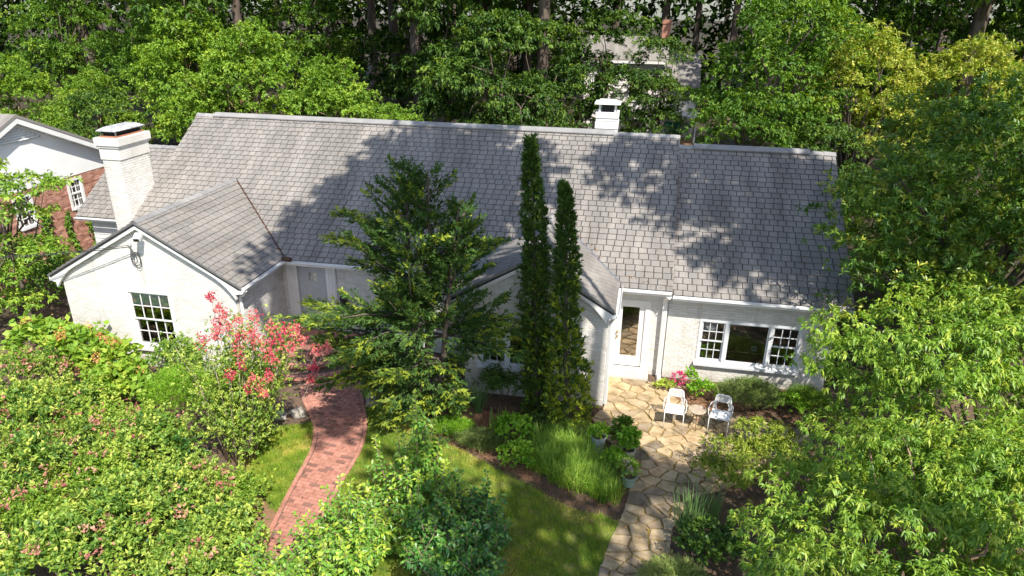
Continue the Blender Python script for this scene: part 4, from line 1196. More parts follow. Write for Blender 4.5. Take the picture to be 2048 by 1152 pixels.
# ---------------------------------------------------------------- the conifer in the middle
def conifer():
    rs = np.random.RandomState(31)
    t = thing('conifer', 'broad shaggy dark green conifer between the path and the right gable', 'tree', (-4.75, 13.85, 0))
    mb = MB()
    tops = [(-5.02, 14.05, 6.35), (-4.45, 14.0, 6.25), (-3.75, 13.9, 5.65)]
    base3 = [np.array([-4.85, 13.85, 0]), np.array([-4.65, 13.95, 0]), np.array([-4.45, 13.8, 0])]
    def axis(k, z):
        tp = np.array(tops[k]); b = base3[k]; s = np.clip(z/tp[2], 0, 1)
        return b + (tp-b)*s
    for k in range(3):
        mb.tube([axis(k, z) + np.append(rs.normal(0, 0.03, 2), 0)*(z > 0) for z in np.linspace(0, tops[k][2], 7)], [0.10, 0.09, 0.075, 0.06, 0.045, 0.03, 0.01], 7)
    C, A, T = [], [], []
    def bough(base, tip, sag, dens, young_lit, flat=1.0):
        base, tip = np.array(base), np.array(tip); L = np.linalg.norm(tip-base)
        mid = (base + tip)/2 + np.array([0, 0, sag*L])
        mb.tube([base, mid, tip], [0.012 + 0.010*L, 0.008 + 0.006*L, 0.004], 4)
        d = nrm(tip - mid); side = nrm(np.cross(d, np.array([0, 0, 1.0])))
        ns = max(3, int(L*9*dens))
        for s in np.linspace(0.28, 1.0, ns):
            p = (1-s)**2*base + 2*s*(1-s)*mid + s*s*tip
            wdt = 0.30*min(1.0, L)*(1.15-s) + 0.05
            for q in (-1, 0, 1):
                o = side*q*wdt*rs.uniform(0.4, 1.1) + np.array([0, 0, rs.normal(0, 0.035)])
                C.append(p + o); A.append(d*0.85 + side*q*0.55 + np.array([0, 0, 0.12]) + rs.normal(0, 0.16, 3))
                yg = s > 0.62 and rs.uniform() < young_lit
                T.append(rs.uniform(0.72, 1.0) if yg else rs.uniform(0.08, 0.5))
    # upper part: three leaders with upswept boughs, ragged outline
    for k, (zlo, n) in enumerate(((2.1, 40), (2.1, 36), (2.3, 30))):
        zt = tops[k][2]
        for j in range(n):
            z = zlo + (zt - zlo - 0.12)*((j + rs.uniform(0, 1))/n)**0.9
            ang = rs.uniform(0, 2*np.pi)
            r = np.interp((zt - z), [0, 0.25, 0.7, 1.4, 2.4, 3.6], [0.10, 0.30, 0.55, 0.95, 1.45, 1.75])*rs.uniform(0.55, 1.12)
            if k == 2 and np.cos(ang) < -0.2: r *= 0.6
            if k == 0 and np.cos(ang) > 0.3: r *= 0.6
            b = axis(k, z); up = rs.uniform(0.35, 0.85)
            tip = b + np.array([np.cos(ang)*r, np.sin(ang)*r*0.7, up*r])
            tip[2] = min(tip[2], 6.42)
            bough(b, tip, -0.10, 1.15, 0.20)
    # lower tiers: long level boughs, sparse, open towards the right near the ground
    for j in range(46):
        z = rs.uniform(0.25, 3.0); k = j % 3; ang = rs.uniform(0, 2*np.pi)
        if np.sin(ang) > 0.15 and rs.uniform() < 0.6: ang = -ang
        c = np.cos(ang)
        r = np.interp(z, [0.2, 0.8, 1.6, 2.4, 3.0], [1.25, 1.55, 1.8, 2.15, 2.0])*rs.uniform(0.6, 1.08)
        if c > 0.15 and z < 2.3: r *= 0.45 + 0.12*z
        if c < -0.4 and 1.5 < z < 3.0: r *= 1.30
        b = axis(k, z); rise = rs.uniform(-0.12, 0.16)
        tip = b + np.array([c*r, np.sin(ang)*r*0.72, rise*r]); tip[2] = max(tip[2], 0.12)
        bough(b, tip, 0.05, 1.1, 0.50 if z < 1.9 else 0.25)  # more young yellow sprays low down, sunlight put into their colour
    for tip in ((-2.75, 13.9, 2.95), (-2.85, 13.7, 2.7), (-7.6, 14.2, 2.75), (-7.7, 14.0, 2.35), (-7.2, 13.7, 2.0), (-7.4, 14.3, 1.75), (-2.95, 13.9, 4.75), (-6.5, 13.9, 5.15), (-6.7, 13.9, 4.55), (-6.25, 14.0, 4.0)):
        b = axis(1, max(0.4, tip[2] - 0.45)); bough(b, tip, 0.04, 1.4, 0.4)
    C, A, T = np.array(C), nrm(np.array(A)), np.array(T)
    put('crown', sprays(rs, C, A, 13, 0.105, 0.036, stem=2.2, spread=0.7, droop=0.10, T=T, tv=0.07, planar=0.93, fold=0.1), L_CONIF, t)
    mb.build('trunk', M_BARK, t, smooth=True)
conifer()

def column_tree(label, bx, by, h, r_low, r_mid, seed, bright, tx=0.0):
    rs = np.random.RandomState(seed)
    t = thing('columnar_cypress', label, 'tree', (bx, by, 0), group='columnar cypresses before the right gable')
    n = int(330*h)
    z = h*rs.uniform(0.01, 1, n)
    R = np.interp(z/h, [0, 0.12, 0.3, 0.42, 0.7, 0.9, 1], [r_low*0.8, r_low, r_low*0.88, r_mid*1.08, r_mid*0.82, r_mid*0.42, 0.02])
    a = rs.uniform(0, 2*np.pi, n)
    R = R*(1 + 0.16*np.sin(a*4 + z*5) + 0.14*np.sin(z*9 + a*2) + rs.normal(0, 0.15, n))
    q = rs.uniform(0.62, 1.0, n)
    cx = bx + tx*z/h + 0.03*np.sin(z*1.7)
    C = np.stack([cx + R*q*np.cos(a), by + R*q*np.sin(a), z], 1)
    A = nrm(np.stack([np.cos(a)*0.7, np.sin(a)*0.7, np.full(n, 0.7)], 1) + 0.3*rs.normal(size=(n, 3)))
    yg = bright*np.clip(1 - z/(0.75*h), 0, 1)
    T = np.where(rs.uniform(size=n) < yg, rs.uniform(0.65, 1.0, n), rs.uniform(0.1, 0.5, n))
    put('crown', sprays(rs, C, A, 10, 0.095, 0.036, stem=1.1, spread=0.8, droop=0.0, T=T, tv=0.08, fold=0.1), L_CYP, t)
    mb = MB(); mb.tube([(bx, by, 0), (bx + tx*0.5, by, h*0.5), (bx + tx*0.97, by, h*0.97)], [0.09, 0.05, 0.01], 7); mb.build('trunk', M_BARK, t, smooth=True)
column_tree('tallest slim columnar cypress, its tip reaching up to the main ridge', -2.06, 14.78, 6.85, 0.31, 0.27, 41, 0.22, -0.32)
column_tree('shorter columnar cypress with yellow green base beside the patio corner', -1.28, 14.42, 5.95, 0.52, 0.26, 42, 0.85, -0.30)

# ---------------------------------------------------------------- crape myrtle with red blossom
def myrtle():
    rs = np.random.RandomState(51)
    t = thing('crape_myrtle', 'flowering shrub with crimson blossom clusters left of the brick path', 'shrub', (-8.2, 11.5, 0))
    mb = MB(); C, A, T = [], [], []; ends = []
    for k in range(34):
        a = rs.uniform(0, 2*np.pi); b = np.array([-8.2 + 0.42*np.cos(a)*rs.uniform(0.3, 1), 11.5 + 0.3*np.sin(a)*rs.uniform(0.3, 1), 0])
        h = rs.uniform(1.5, 3.3); sp = rs.uniform(0.3, 1.35)
        tip = np.array([-8.0 + sp*np.cos(a)*1.0, 11.55 + sp*np.sin(a)*0.75, h])
        m1 = b*0.65 + tip*0.35 + np.array([0, 0, 0.15]); m2 = b*0.3 + tip*0.7 + np.array([0, 0, 0.22])
        mb.tube([b, m1, m2, tip], [0.024, 0.018, 0.012, 0.004], 5); ends.append(tip)
        for s in np.linspace(0.24, 1.0, 22):
            p = (1-s)**3*b + 3*s*(1-s)**2*m1 + 3*s*s*(1-s)*m2 + s**3*tip
            for q in range(6):
                C.append(p + rs.normal(0, 0.17, 3)); A.append(rs.normal(size=3) + np.array([0, 0, 0.7]))
                T.append(0.92 if rs.uniform() < 0.16 else rs.uniform(0.35, 0.85))
    put('foliage', sprays(rs, np.array(C), nrm(np.array(A)), 7, 0.062, 0.03, stem=1.6, spread=1.0, droop=0.05, T=np.array(T), tv=0.1), L_ABEL, t)
    mb.build('stems', M_BARKPALE, t, smooth=True)
    spots = [(-8.33,11.5,3.98,.09),(-8.2,11.5,3.75,.10),(-8.05,11.45,3.62,.12),(-8.02,11.45,3.35,.13),(-8.55,11.35,3.05,.16),(-7.72,11.4,3.58,.11),(-7.42,11.5,3.62,.15),(-7.05,11.5,3.45,.15),
             (-7.5,11.35,3.28,.18),(-7.2,11.3,3.1,.18),(-6.8,11.5,3.42,.15),(-6.55,11.5,3.48,.13),(-7.0,11.2,2.9,.16),(-7.75,11.25,3.0,.14),(-7.65,11.2,2.72,.13),(-6.65,11.45,3.1,.13),
             (-6.5,11.6,3.2,.14),(-6.25,11.7,2.9,.13),(-6.05,11.75,2.98,.11),(-6.3,11.6,2.55,.10),(-7.9,11.1,2.45,.12),(-7.35,11.05,2.42,.14),(-7.15,11.0,2.2,.12),(-7.05,11.1,2.55,.12),(-7.7,11.3,3.3,.12),
             (-7.3,11.2,3.35,.15),(-6.95,11.4,3.2,.16),(-8.28,11.5,3.4,.13),(-8.3,11.45,3.2,.12),(-6.4,11.6,2.25,.08),(-7.55,11.1,2.15,.09)]
    for (x, y, z, r) in spots:
        n = 46; d = nrm(rs.normal(size=(n, 3))); C = np.array([x, y, z]) + d*r*np.array([1, 1, 1.25])*rs.uniform(0.15, 1, (n, 1))
        cv = rs.uniform(0.25, 0.85)
        put('blossom', sprays(rs, C, nrm(d + np.array([0, 0, 0.3])), 6, 0.034, 0.026, stem=0.7, spread=1.2, droop=0, T=np.clip(np.full(n, cv) + rs.normal(0, 0.2, n), 0, 1), tv=0.2), L_RED, t)
        mb = MB(); mb.tube([(x*0.85 - 8.1*0.15, y, z - 0.55), (x, y, z)], [0.006, 0.004], 4); mb.build('twig', M_BARKPALE, t)
myrtle()

# ---------------------------------------------------------------- foreground laurel, bottom centre
def laurel():
    rs = np.random.RandomState(61)
    def one(label, x0, y0, shoots, seed, tm):
        """shoots: (x, y, z top, n side shoots)"""
        rs = np.random.RandomState(seed)
        t = thing('laurel_shrub', label, 'shrub', (x0, y0, 0), group='upright evergreen shrubs at the bottom centre')
        C, A, T = [], [], []; mb = MB()
        def shoot(b, tp, thick, leafy):
            mb.tube([b, (b+tp)/2 + rs.normal(0, 0.02, 3), tp], [thick, thick*0.7, 0.003], 4)
            L = np.linalg.norm(tp-b); d = (tp-b)/L; ph = rs.uniform(0, 6.28)
            n = int(L/0.036)
            for i in range(n):
                s = 0.12 + 0.88*i/n; ph += 2.4
                e1 = nrm(np.cross(d, np.array([0.3, 1, 0.2]))); e2 = np.cross(d, e1)
                C.append(b + (tp-b)*s); A.append((e1*np.cos(ph) + e2*np.sin(ph))*(1.0 - 0.45*(s > 0.85)) + d*0.55)
                T.append(tm + rs.normal(0, 0.06) + (0.33 if s > 0.86 and leafy else 0))
        for (x, y, z, ns) in shoots:
            g = np.array([x0 + (x-x0)*0.45, y0 + (y-y0)*0.45, 0.05]); tp = np.array([x, y, z])
            shoot(g, tp, 0.018, True)
            for q in range(ns):
                s = rs.uniform(0.15, 0.8); b = g + (tp-g)*s; a = rs.uniform(0, 6.28); l = rs.uniform(0.3, 0.7)*(1.1 - 0.55*s)*min(1.2, z)
                shoot(b, b + np.array([np.cos(a)*l*0.65, np.sin(a)*l*0.65, l*rs.uniform(0.55, 1.0)]), 0.008, rs.uniform() < 0.7)
        mb.build('stems', M_BARKTAN, t, smooth=True)
        put('foliage', sprays(rs, np.array(C), nrm(np.array(A)), 2, 0.100, 0.046, stem=0.12, spread=0.45, droop=0.18, T=np.array(T), tv=0.09, five=True, upn=1.2), L_LAUR, t)
    rs2 = np.random.RandomState(9)
    def patch(x0, x1, y0, y1, n, zf, ns):
        return [(x, y, zf(x, y)*rs2.uniform(0.62, 1.28), ns) for x, y in zip(rs2.uniform(x0, x1, n), rs2.uniform(y0, y1, n))]
    one('sunlit evergreen shrub with tall upright shoots beside the lawn', -3.5, 9.6, [(-3.42,9.6,3.5,22),(-3.5,9.65,3.2,20),(-3.3,9.62,3.05,20),(-3.75,9.5,2.85,18),(-3.05,9.65,2.6,14),(-4.2,9.55,2.6,14),(-3.55,9.3,2.4,14),(-2.9,9.5,2.3,12),(-3.3,9.2,2.2,14),(-3.2,9.75,2.9,16)]
        + patch(-4.3, -2.7, 9.0, 10.0, 34, lambda x, y: 1.5, 9), 62, 0.52)
    one('bright evergreen shrub covering the lower end of the brick path', -4.7, 8.7, [(-4.75,9.2,1.9,10),(-5.2,8.7,1.35,8),(-4.5,9.1,1.9,10),(-4.2,8.8,2.1,10)] + patch(-5.35, -3.7, 7.7, 9.3, 46, lambda x, y: 1.0 + 0.36*(x+5.35), 8) + patch(-6.2, -5.2, 7.5, 8.25, 18, lambda x, y: 1.0, 7), 63, 0.55)
    one('dark shaded evergreen shrub at the bottom edge beside the lawn', -2.4, 9.2, patch(-3.6, -1.75, 8.2, 10.1, 60, lambda x, y: 1.42 - 0.25*(x+2.6), 9), 64, 0.12)  # low leaf tint paints the shade into this shrub
laurel()

# ---------------------------------------------------------------- pink tipped shrubs, bottom left
SH = [(-14.6,12.4,1.25,1.1,0.8), (-12.9,12.0,0.75,0.95,0.6), (-11.2,11.5,0.65,0.9,0.6), (-13.1,10.8,1.3,1.0,0.85), (-11.2,10.3,0.95,1.05,0.85), (-9.7,10.6,1.1,0.85,0.75), (-9.8,9.4,0.95,1.0,0.85),
      (-11.5,9.0,1.45,1.0,0.85), (-8.3,9.6,0.8,0.8,0.75), (-8.5,8.5,1.3,0.95,0.85), (-10.2,8.0,1.1,1.0,0.85), (-7.2,8.6,0.75,0.75,0.75), (-6.8,7.7,0.85,0.8,0.75), (-8.7,7.2,1.4,1.05,0.85), (-7.55,9.9,0.55,0.55,0.55)]
where = ['at the far left below the brick neighbour house', 'below the left gable window', 'in front of the feathery green clump', 'second row, under the left gable', 'in the middle of the pink tipped bank', 'touching the crape myrtle stems',
         'in the sunny middle of the bank', 'at the left edge, half way down the bank', 'beside the left lawn', 'below the crape myrtle, near the path', 'in the lower left corner area', 'beside the lower brick path', 'at the bottom edge beside the path',
         'at the bottom edge, lower left', 'lowest one at the corner of the left lawn']
LS = (0.060, 0.078, 0.066, 0.084)
for k, (x, y, h, rx, ry) in enumerate(SH):
    rs = np.random.RandomState(70 + k)
    t = thing('pink_tipped_shrub', 'low green shrub with pink flower tips ' + where[k], 'shrub', (x, y, 0), group='pink tipped shrubs on the front bank')
    el = [(x, y, h*0.5, rx, ry, h*0.55), (x + rs.uniform(-.5, .5)*rx, y + rs.uniform(-.4, .4)*ry, h*0.75, rx*0.5, ry*0.5, h*0.35)]
    geo, cc = crown(rs, el, n_clump=85, clump_r=(0.20, 0.26, 0.22, 0.30)[k % 4], n_spray=15, n_leaf=7, L=LS[k % 4], W=LS[k % 4]*(0.5, 0.62, 0.55, 0.45)[k % 4], shell=(0.65, 1.25), up=0.7, droop=0.0, spread=1.1, tm=0.46, cv=0.20, tv=0.20, bottom=-0.05)
    # loose taller shoots break the outline
    m = 44; dd = nrm(rs.normal(size=(m, 3))*np.array([1, 1, 0.35]) + np.array([0, 0, 0.8])); bb = np.array(el[0][:3]) + np.array(el[0][3:])*dd*0.9
    SC = np.repeat(bb, 9, 0) + np.repeat(nrm(dd + np.array([0, 0, 0.8])), 9, 0)*np.tile(np.linspace(0.0, 0.55, 9), m)[:, None]*np.repeat(rs.uniform(0.5, 1.2, m), 9)[:, None]
    geo = join([geo, sprays(rs, SC, nrm(rs.normal(size=SC.shape) + np.array([0, 0, 0.6])), 4, LS[k % 4]*1.05, LS[k % 4]*0.5, stem=0.3, spread=1.0, droop=0.05, T=rs.uniform(0.45, 0.95, m).repeat(9), tv=0.1)])
    put('foliage', geo, (L_ABEL, L_ABEL, L_LIME, L_ABEL)[k % 4], t)
    n = int((26, 16, 28, 20)[k % 4]*rx*ry); d = nrm(np.abs(rs.normal(size=(n, 3)))*np.array([1, 1, 1])*np.sign(rs.normal(size=(n, 3)) + np.array([0, 0, 9])))
    C = np.array(el[0][:3]) + np.array(el[0][3:])*d*1.2 + np.array([0, 0, 0.08])
    C = np.repeat(C, 9, 0) + rs.normal(0, 0.06, (n*9, 3))*np.array([1.4, 1.4, 0.6])
    put('blossoms', sprays(rs, C, nrm(rs.normal(size=C.shape)*0.7 + np.array([0, 0, 1])), 4, 0.055, 0.038, stem=0.6, spread=1.0, droop=0, T=rs.uniform(0.1, 0.9, n).repeat(9), tv=0.15), L_PINK, t)
    limbs(rs, (x, y, 0), (x, y, h*0.4), cc[:9], 0.03, 0.015, 5).build('stems', M_BARK, t, smooth=True)

# ---------------------------------------------------------------- broad leaved hydrangeas along the left gable
for k, (x, y, h, r, lab) in enumerate([(-15.6,14.0,1.35,0.8,'broad leaved yellow green shrub at the left corner of the house'), (-14.2,13.9,1.3,0.85,'broad leaved shrub with faded flower heads under the left gable wall'),
                                        (-13.0,13.6,1.15,0.8,'broad leaved shrub left of the gable window'), (-12.3,13.0,0.9,0.6,'small yellowing broad leaved shrub before the feathery clump')]):
    rs = np.random.RandomState(90 + k)
    t = plant('broadleaf_shrub', lab, 'shrub', (x, y, 0), [(x, y, h*0.55, r, r*0.8, h*0.55)], L_HYD, M_BARKTAN, 'broad leaved shrubs by the left gable', 90 + k, 0.03, 0.015, 8, 0.4, ('stems', 'foliage'),
              n_clump=46, clump_r=0.20, n_spray=5, n_leaf=4, L=0.19, W=0.13, up=0.8, droop=0.15, tm=0.5, cv=0.14, tv=0.14, fold=0.08, five=True, bottom=-0.1)
    for q in range(5 if k in (1, 2) else 2):
        d = nrm(np.array([rs.normal(), rs.normal(), 1.6])); c = np.array([x, y, h*0.55]) + d*np.array([r, r*0.8, h*0.62])
        C = c + rs.normal(0, 1, (40, 3))*np.array([0.05, 0.05, 0.09])
        put('blossoms', sprays(rs, C, nrm(rs.normal(size=C.shape)), 4, 0.04, 0.03, T=np.full(40, rs.uniform(0.2, 0.8)), tv=0.1), L_TAN, t)
plant('rounded_shrub', 'rounded dense green shrub under the left gable window', 'shrub', (-11.7, 14.25, 0), [(-11.7,14.25,0.62,0.85,0.5,0.6), (-11.5,14.2,1.0,0.45,0.35,0.3)], L_ABEL, M_BARK, None, 95, 0.03, 0.015, 8, 0.4, ('stems', 'foliage'),
      n_clump=90, clump_r=0.16, n_spray=8, n_leaf=6, L=0.065, W=0.04, up=0.6, tm=0.45, cv=0.12, bottom=-0.1)
def feathery(name, label, x, y, h, r, n, mat, seed, tm=0.45, ny=0.8):
    rs = np.random.RandomState(seed); t = thing(name, label, 'plant', (x, y, 0))
    a = rs.uniform(0, 6.28, n); q = np.sqrt(rs.uniform(0, 1, n))
    tip = np.stack([x + r*q*np.cos(a), y + ny*r*q*np.sin(a), h*(1-0.45*q**2)*rs.uniform(0.6, 1.05, n)], 1)
    C = tip - np.stack([0.25*r*np.cos(a), 0.25*r*np.sin(a), 0.12*h*np.ones(n)], 1)*rs.uniform(0, 1, (n, 1))
    A = nrm(np.stack([np.cos(a)*0.5, np.sin(a)*0.5, 0.9*np.ones(n)], 1) + 0.3*rs.normal(size=(n, 3)))
    put('leaves', sprays(rs, C, A, 8, 0.10, 0.009, stem=1.2, spread=0.7, droop=0.1, T=tm + rs.normal(0, 0.1, n), tv=0.1), mat, t)
    mb = MB()
    for k in range(40):
        mb.tube([(x + rs.normal(0, 0.1*r), y + rs.normal(0, 0.1*r), 0), tuple((tip[k] + np.array([x, y, 0]))/2 + np.array([0, 0, 0.1*h])), tuple(tip[k])], [0.005, 0.004, 0.002], 3)
    mb.build('stems', M_BARKTAN, t)
    return t
feathery('feathery_perennial', 'feathery bright green clump between hydrangeas and crape myrtle', -10.9, 13.3, 0.95, 1.05, 1900, L_BRIGHT, 101, 0.5)
feathery('feathery_perennial', 'large feathery green plant under the wide wing window', 3.15, 16.2, 0.75, 0.85, 1600, L_GREYG, 102, 0.4, 0.65)
feathery('feathery_perennial', 'small fine leaved green plant at the end of the wing wall', 4.55, 16.35, 0.6, 0.55, 900, L_MID, 103, 0.6, 0.7)
feathery('low_groundcover', 'low fresh green ground cover at the edge of the straw bed', -3.95, 13.55, 0.26, 0.55, 900, L_BRIGHT, 104, 0.45, 0.6)
feathery('low_groundcover', 'grey green spreading ground cover before the iris', -3.1, 13.2, 0.22, 0.7, 1000, L_GREYG, 105, 0.45, 0.55)
feathery('lavender_clump', 'pale grey green clump beside the lower flagstone walk', 1.15, 9.6, 0.55, 0.6, 1100, L_GREYG, 106, 0.6)

# ---------------------------------------------------------------- bed plants and grasses
clump('iris_clump', 'blue green sword leaved iris clump by the window bed', 'plant', [(-3.55, 14.55, 60, 0.10, 0.72, 0.035, 0.75, 0.4, {})], L_IRIS, seed=111)
clump('iris_clump', 'small pale striped iris clump in the straw bed', 'plant', [(-3.05, 14.1, 22, 0.16, 0.42, 0.03, 0.35, 0.85, {}), (-2.75, 14.2, 14, 0.12, 0.35, 0.03, 0.4, 0.85, {})], L_IRIS, seed=112)
clump('iris_clump', 'tall narrow leaved clump beside the lower flagstone walk', 'plant', [(1.5, 11.35, 90, 0.30, 0.75, 0.022, 0.35, 0.45, {}), (1.95, 11.7, 50, 0.22, 0.6, 0.02, 0.4, 0.4, {})], L_IRIS, seed=113)
its = []
rs = np.random.RandomState(5)
for k in range(150):
    for _ in range(20):
        x, y = rs.uniform(-2.2, 0.2), rs.uniform(11.6, 14.1)
        if in_poly((x, y), [(-2.0,13.55),(-1.3,13.95),(-0.75,13.6),(-0.25,12.9),(0.05,12.2),(0.05,11.75),(-0.65,11.75),(-1.35,12.2),(-2.0,12.75)]): break
    its.append((x, y, 30, 0.12, rs.uniform(0.34, 0.5), 0.013, 1.0, rs.uniform(0.3, 0.75), {}))
clump('grass_mound', 'large mound of arching bright grass beside the potted plants', 'grass clump', its, L_LIRI, seed=114)
plant('rounded_shrub', 'rounded glossy green shrub in the straw bed behind the lawn', 'shrub', (-2.45, 13.4, 0), [(-2.45,13.4,0.32,0.42,0.38,0.32)], L_BRIGHT, M_BARK, None, 115, 0.02, 0.01, 6, 0.4, ('stems', 'foliage'),
      n_clump=40, clump_r=0.10, n_spray=5, n_leaf=5, L=0.10, W=0.055, up=0.9, tm=0.4, cv=0.12, bottom=-0.1, five=True)
plant('rounded_shrub', 'leafy green plant at the left end of the grass mound', 'shrub', (-2.25, 12.55, 0), [(-2.2,12.6,0.2,0.42,0.42,0.24)], L_BRIGHT, M_BARK, None, 116, 0.02, 0.01, 6, 0.4, ('stems', 'foliage'),
      n_clump=40, clump_r=0.10, n_spray=5, n_leaf=5, L=0.085, W=0.055, up=0.9, tm=0.5, cv=0.14, bottom=-0.1, five=True)
plant('hellebore', 'dark narrow leaved plant below the right gable window', 'plant', (-2.9, 14.95, 0), [(-2.9,14.95,0.45,0.6,0.35,0.4), (-3.3,15.0,0.5,0.3,0.3,0.4)], L_DARK, M_BARK, None, 117, 0.02, 0.01, 8, 0.4, ('stems', 'foliage'),
      n_clump=34, clump_r=0.14, n_spray=3, n_leaf=9, L=0.20, W=0.038, up=0.9, tm=0.5, cv=0.12, bottom=0.0, five=True, spread=1.2, droop=0.25)
plant('low_shrub', 'bright low shrub at the foot of the conifer', 'shrub', (-4.15, 14.1, 0), [(-4.15,14.1,0.25,0.45,0.3,0.25)], L_HYD, M_BARK, None, 118, 0.02, 0.01, 6, 0.4, ('stems', 'foliage'),
      n_clump=30, clump_r=0.12, n_spray=5, n_leaf=5, L=0.08, W=0.05, up=0.8, tm=0.45, bottom=-0.1)
plant('low_shrub', 'dark spreading leaves at the foot of the cypresses', 'shrub', (-1.7, 13.95, 0), [(-1.9,14.0,0.18,0.6,0.3,0.2)], L_DARK, M_BARK, None, 119, 0.02, 0.01, 6, 0.4, ('stems', 'foliage'),
      n_clump=34, clump_r=0.12, n_spray=5, n_leaf=6, L=0.08, W=0.03, up=0.6, tm=0.5, bottom=-0.1)
# patio bed
fl_ = thing('flower_plant', 'magenta flowering plant on a stem beside the patio bed', 'flower', (1.38, 16.55, 0))
rs = np.random.RandomState(121)
mb = MB(); mb.tube([(1.38, 16.55, 0), (1.40, 16.54, 0.42)], [0.008, 0.006], 5); mb.build('stem', L_MID, fl_)
d = nrm(rs.normal(size=(60, 3)) + np.array([0, 0, 0.6])); put('blossoms', sprays(rs, np.array([1.40,16.54,0.45]) + d*0.10, d, 5, 0.075, 0.02, T=np.full(60, 0.4), tv=0.25, spread=0.6, droop=0), L_MAGENTA, fl_)
plant('bedding_plant', 'pale green bedding plant at the foot of the downpipe', 'plant', (1.05, 16.62, 0), [(1.08,16.62,0.12,0.24,0.16,0.14)], L_LIRI, M_BARKTAN, None, 122, 0.01, 0.006, 5, 0.4, ('stems', 'foliage'),
      n_clump=22, clump_r=0.07, n_spray=5, n_leaf=5, L=0.06, W=0.04, up=0.9, tm=0.85, bottom=0.0)
plant('bedding_plant', 'glossy green plant right of the magenta flower', 'plant', (2.05, 16.35, 0), [(2.05,16.35,0.2,0.36,0.25,0.22), (1.72,16.75,0.25,0.16,0.14,0.3)], L_BRIGHT, M_BARK, None, 123, 0.01, 0.006, 5, 0.4, ('stems', 'foliage'),
      n_clump=34, clump_r=0.09, n_spray=5, n_leaf=5, L=0.10, W=0.05, up=0.9, tm=0.4, bottom=0.0, five=True)
plant('bedding_plant', 'yellow green fern like plant near the end of the wing wall', 'plant', (4.15, 16.1, 0), [(4.15,16.1,0.25,0.42,0.32,0.28)], L_BRIGHT, M_BARK, None, 124, 0.01, 0.006, 5, 0.4, ('stems', 'foliage'),
      n_clump=40, clump_r=0.10, n_spray=5, n_leaf=6, L=0.07, W=0.03, up=0.9, tm=0.5, bottom=0.0)
plant('low_shrub', 'dark leafy plant between the iris and the lower walk', 'shrub', (1.75, 10.6, 0), [(1.8,10.6,0.3,0.5,0.45,0.3)], L_DARK, M_BARK, None, 125, 0.02, 0.01, 6, 0.4, ('stems', 'foliage'),
      n_clump=40, clump_r=0.14, n_spray=5, n_leaf=5, L=0.12, W=0.07, up=0.8, tm=0.5, bottom=-0.1, five=True)
plant('lace_maple', 'lacy yellow green maple leaning over the flagstone patio', 'shrub', (3.4, 13.0, 0), [(2.35,13.0,0.75,0.55,0.4,0.22), (3.0,13.4,1.0,0.6,0.45,0.25), (2.0,12.4,0.62,0.45,0.35,0.2), (3.4,13.0,0.8,0.7,0.5,0.3), (2.6,12.2,0.75,0.5,0.4,0.25)], L_YEL, M_BARKTAN, None, 126, 0.05, 0.02, 12, 0.6, ('trunk', 'crown'),
      n_clump=110, clump_r=0.17, n_spray=8, n_leaf=9, L=0.085, W=0.026, up=0.3, tm=0.42, cv=0.15, bottom=-0.1, flat=0.4, droop=0.2, spread=1.2)

# ---------------------------------------------------------------- trees at the right
plant('drooping_leaf_tree', 'broad light green tree with drooping leaves in front of the wing corner', 'tree', (7.2, 13.4, 0),
      [(5.6,13.2,3.5,2.0,1.5,0.75), (6.9,13.0,2.4,2.6,1.8,0.9), (4.7,13.7,2.7,1.35,1.0,0.6), (8.4,13.2,4.0,2.2,1.8,0.9), (5.2,13.0,1.6,1.3,1.2,0.6), (8.8,12.2,2.4,2.0,1.6,1.0), (6.2,12.2,1.3,1.8,1.0,0.8), (8.2,14.6,2.2,1.8,1.2,1.2), (7.2,15.2,3.4,1.6,1.0,0.9)], L_DOG, M_BARKTAN, None, 131, 0.13, 0.045, 22, 0.5,
      n_clump=400, clump_r=0.42, n_spray=14, n_leaf=10, L=0.108, W=0.037, up=0.15, droop=0.55, spread=1.15, flat=0.35, tm=0.52, cv=0.10, tv=0.12, tip=0.06, tipv=0.9, five=True, bottom=-0.25)
plant('drooping_leaf_tree', 'light green tree with long drooping leaves in the lower right corner', 'tree', (4.2, 8.9, 0),
      [(3.3,10.3,1.75,1.35,0.9,0.75), (5.0,10.4,2.5,1.7,1.2,0.9), (2.75,9.2,1.4,0.85,0.8,0.9), (4.2,9.0,2.2,1.6,1.0,1.0), (5.8,9.4,2.8,1.6,1.3,1.0), (3.0,8.3,1.4,1.2,0.8,1.2), (7.2,10.8,2.6,1.7,1.3,1.0), (5.6,11.3,1.5,1.6,0.9,1.0), (4.4,11.3,1.1,1.1,0.6,0.8), (6.2,8.6,2.6,1.4,1.0,1.2), (4.6,7.6,1.8,1.4,0.8,1.3), (5.6,9.0,1.2,1.5,1.1,1.0), (6.8,10.0,1.4,1.5,1.0,1.2), (4.6,8.4,1.2,1.4,0.8,0.8)], L_DOG, M_BARKTAN, None, 132, 0.10, 0.04, 22, 0.5,
      n_clump=560, clump_r=0.34, n_spray=14, n_leaf=10, L=0.098, W=0.030, up=0.2, droop=0.6, spread=1.2, flat=0.45, tm=0.48, cv=0.10, tv=0.12, tip=0.08, tipv=0.9, five=True, bottom=-0.25)
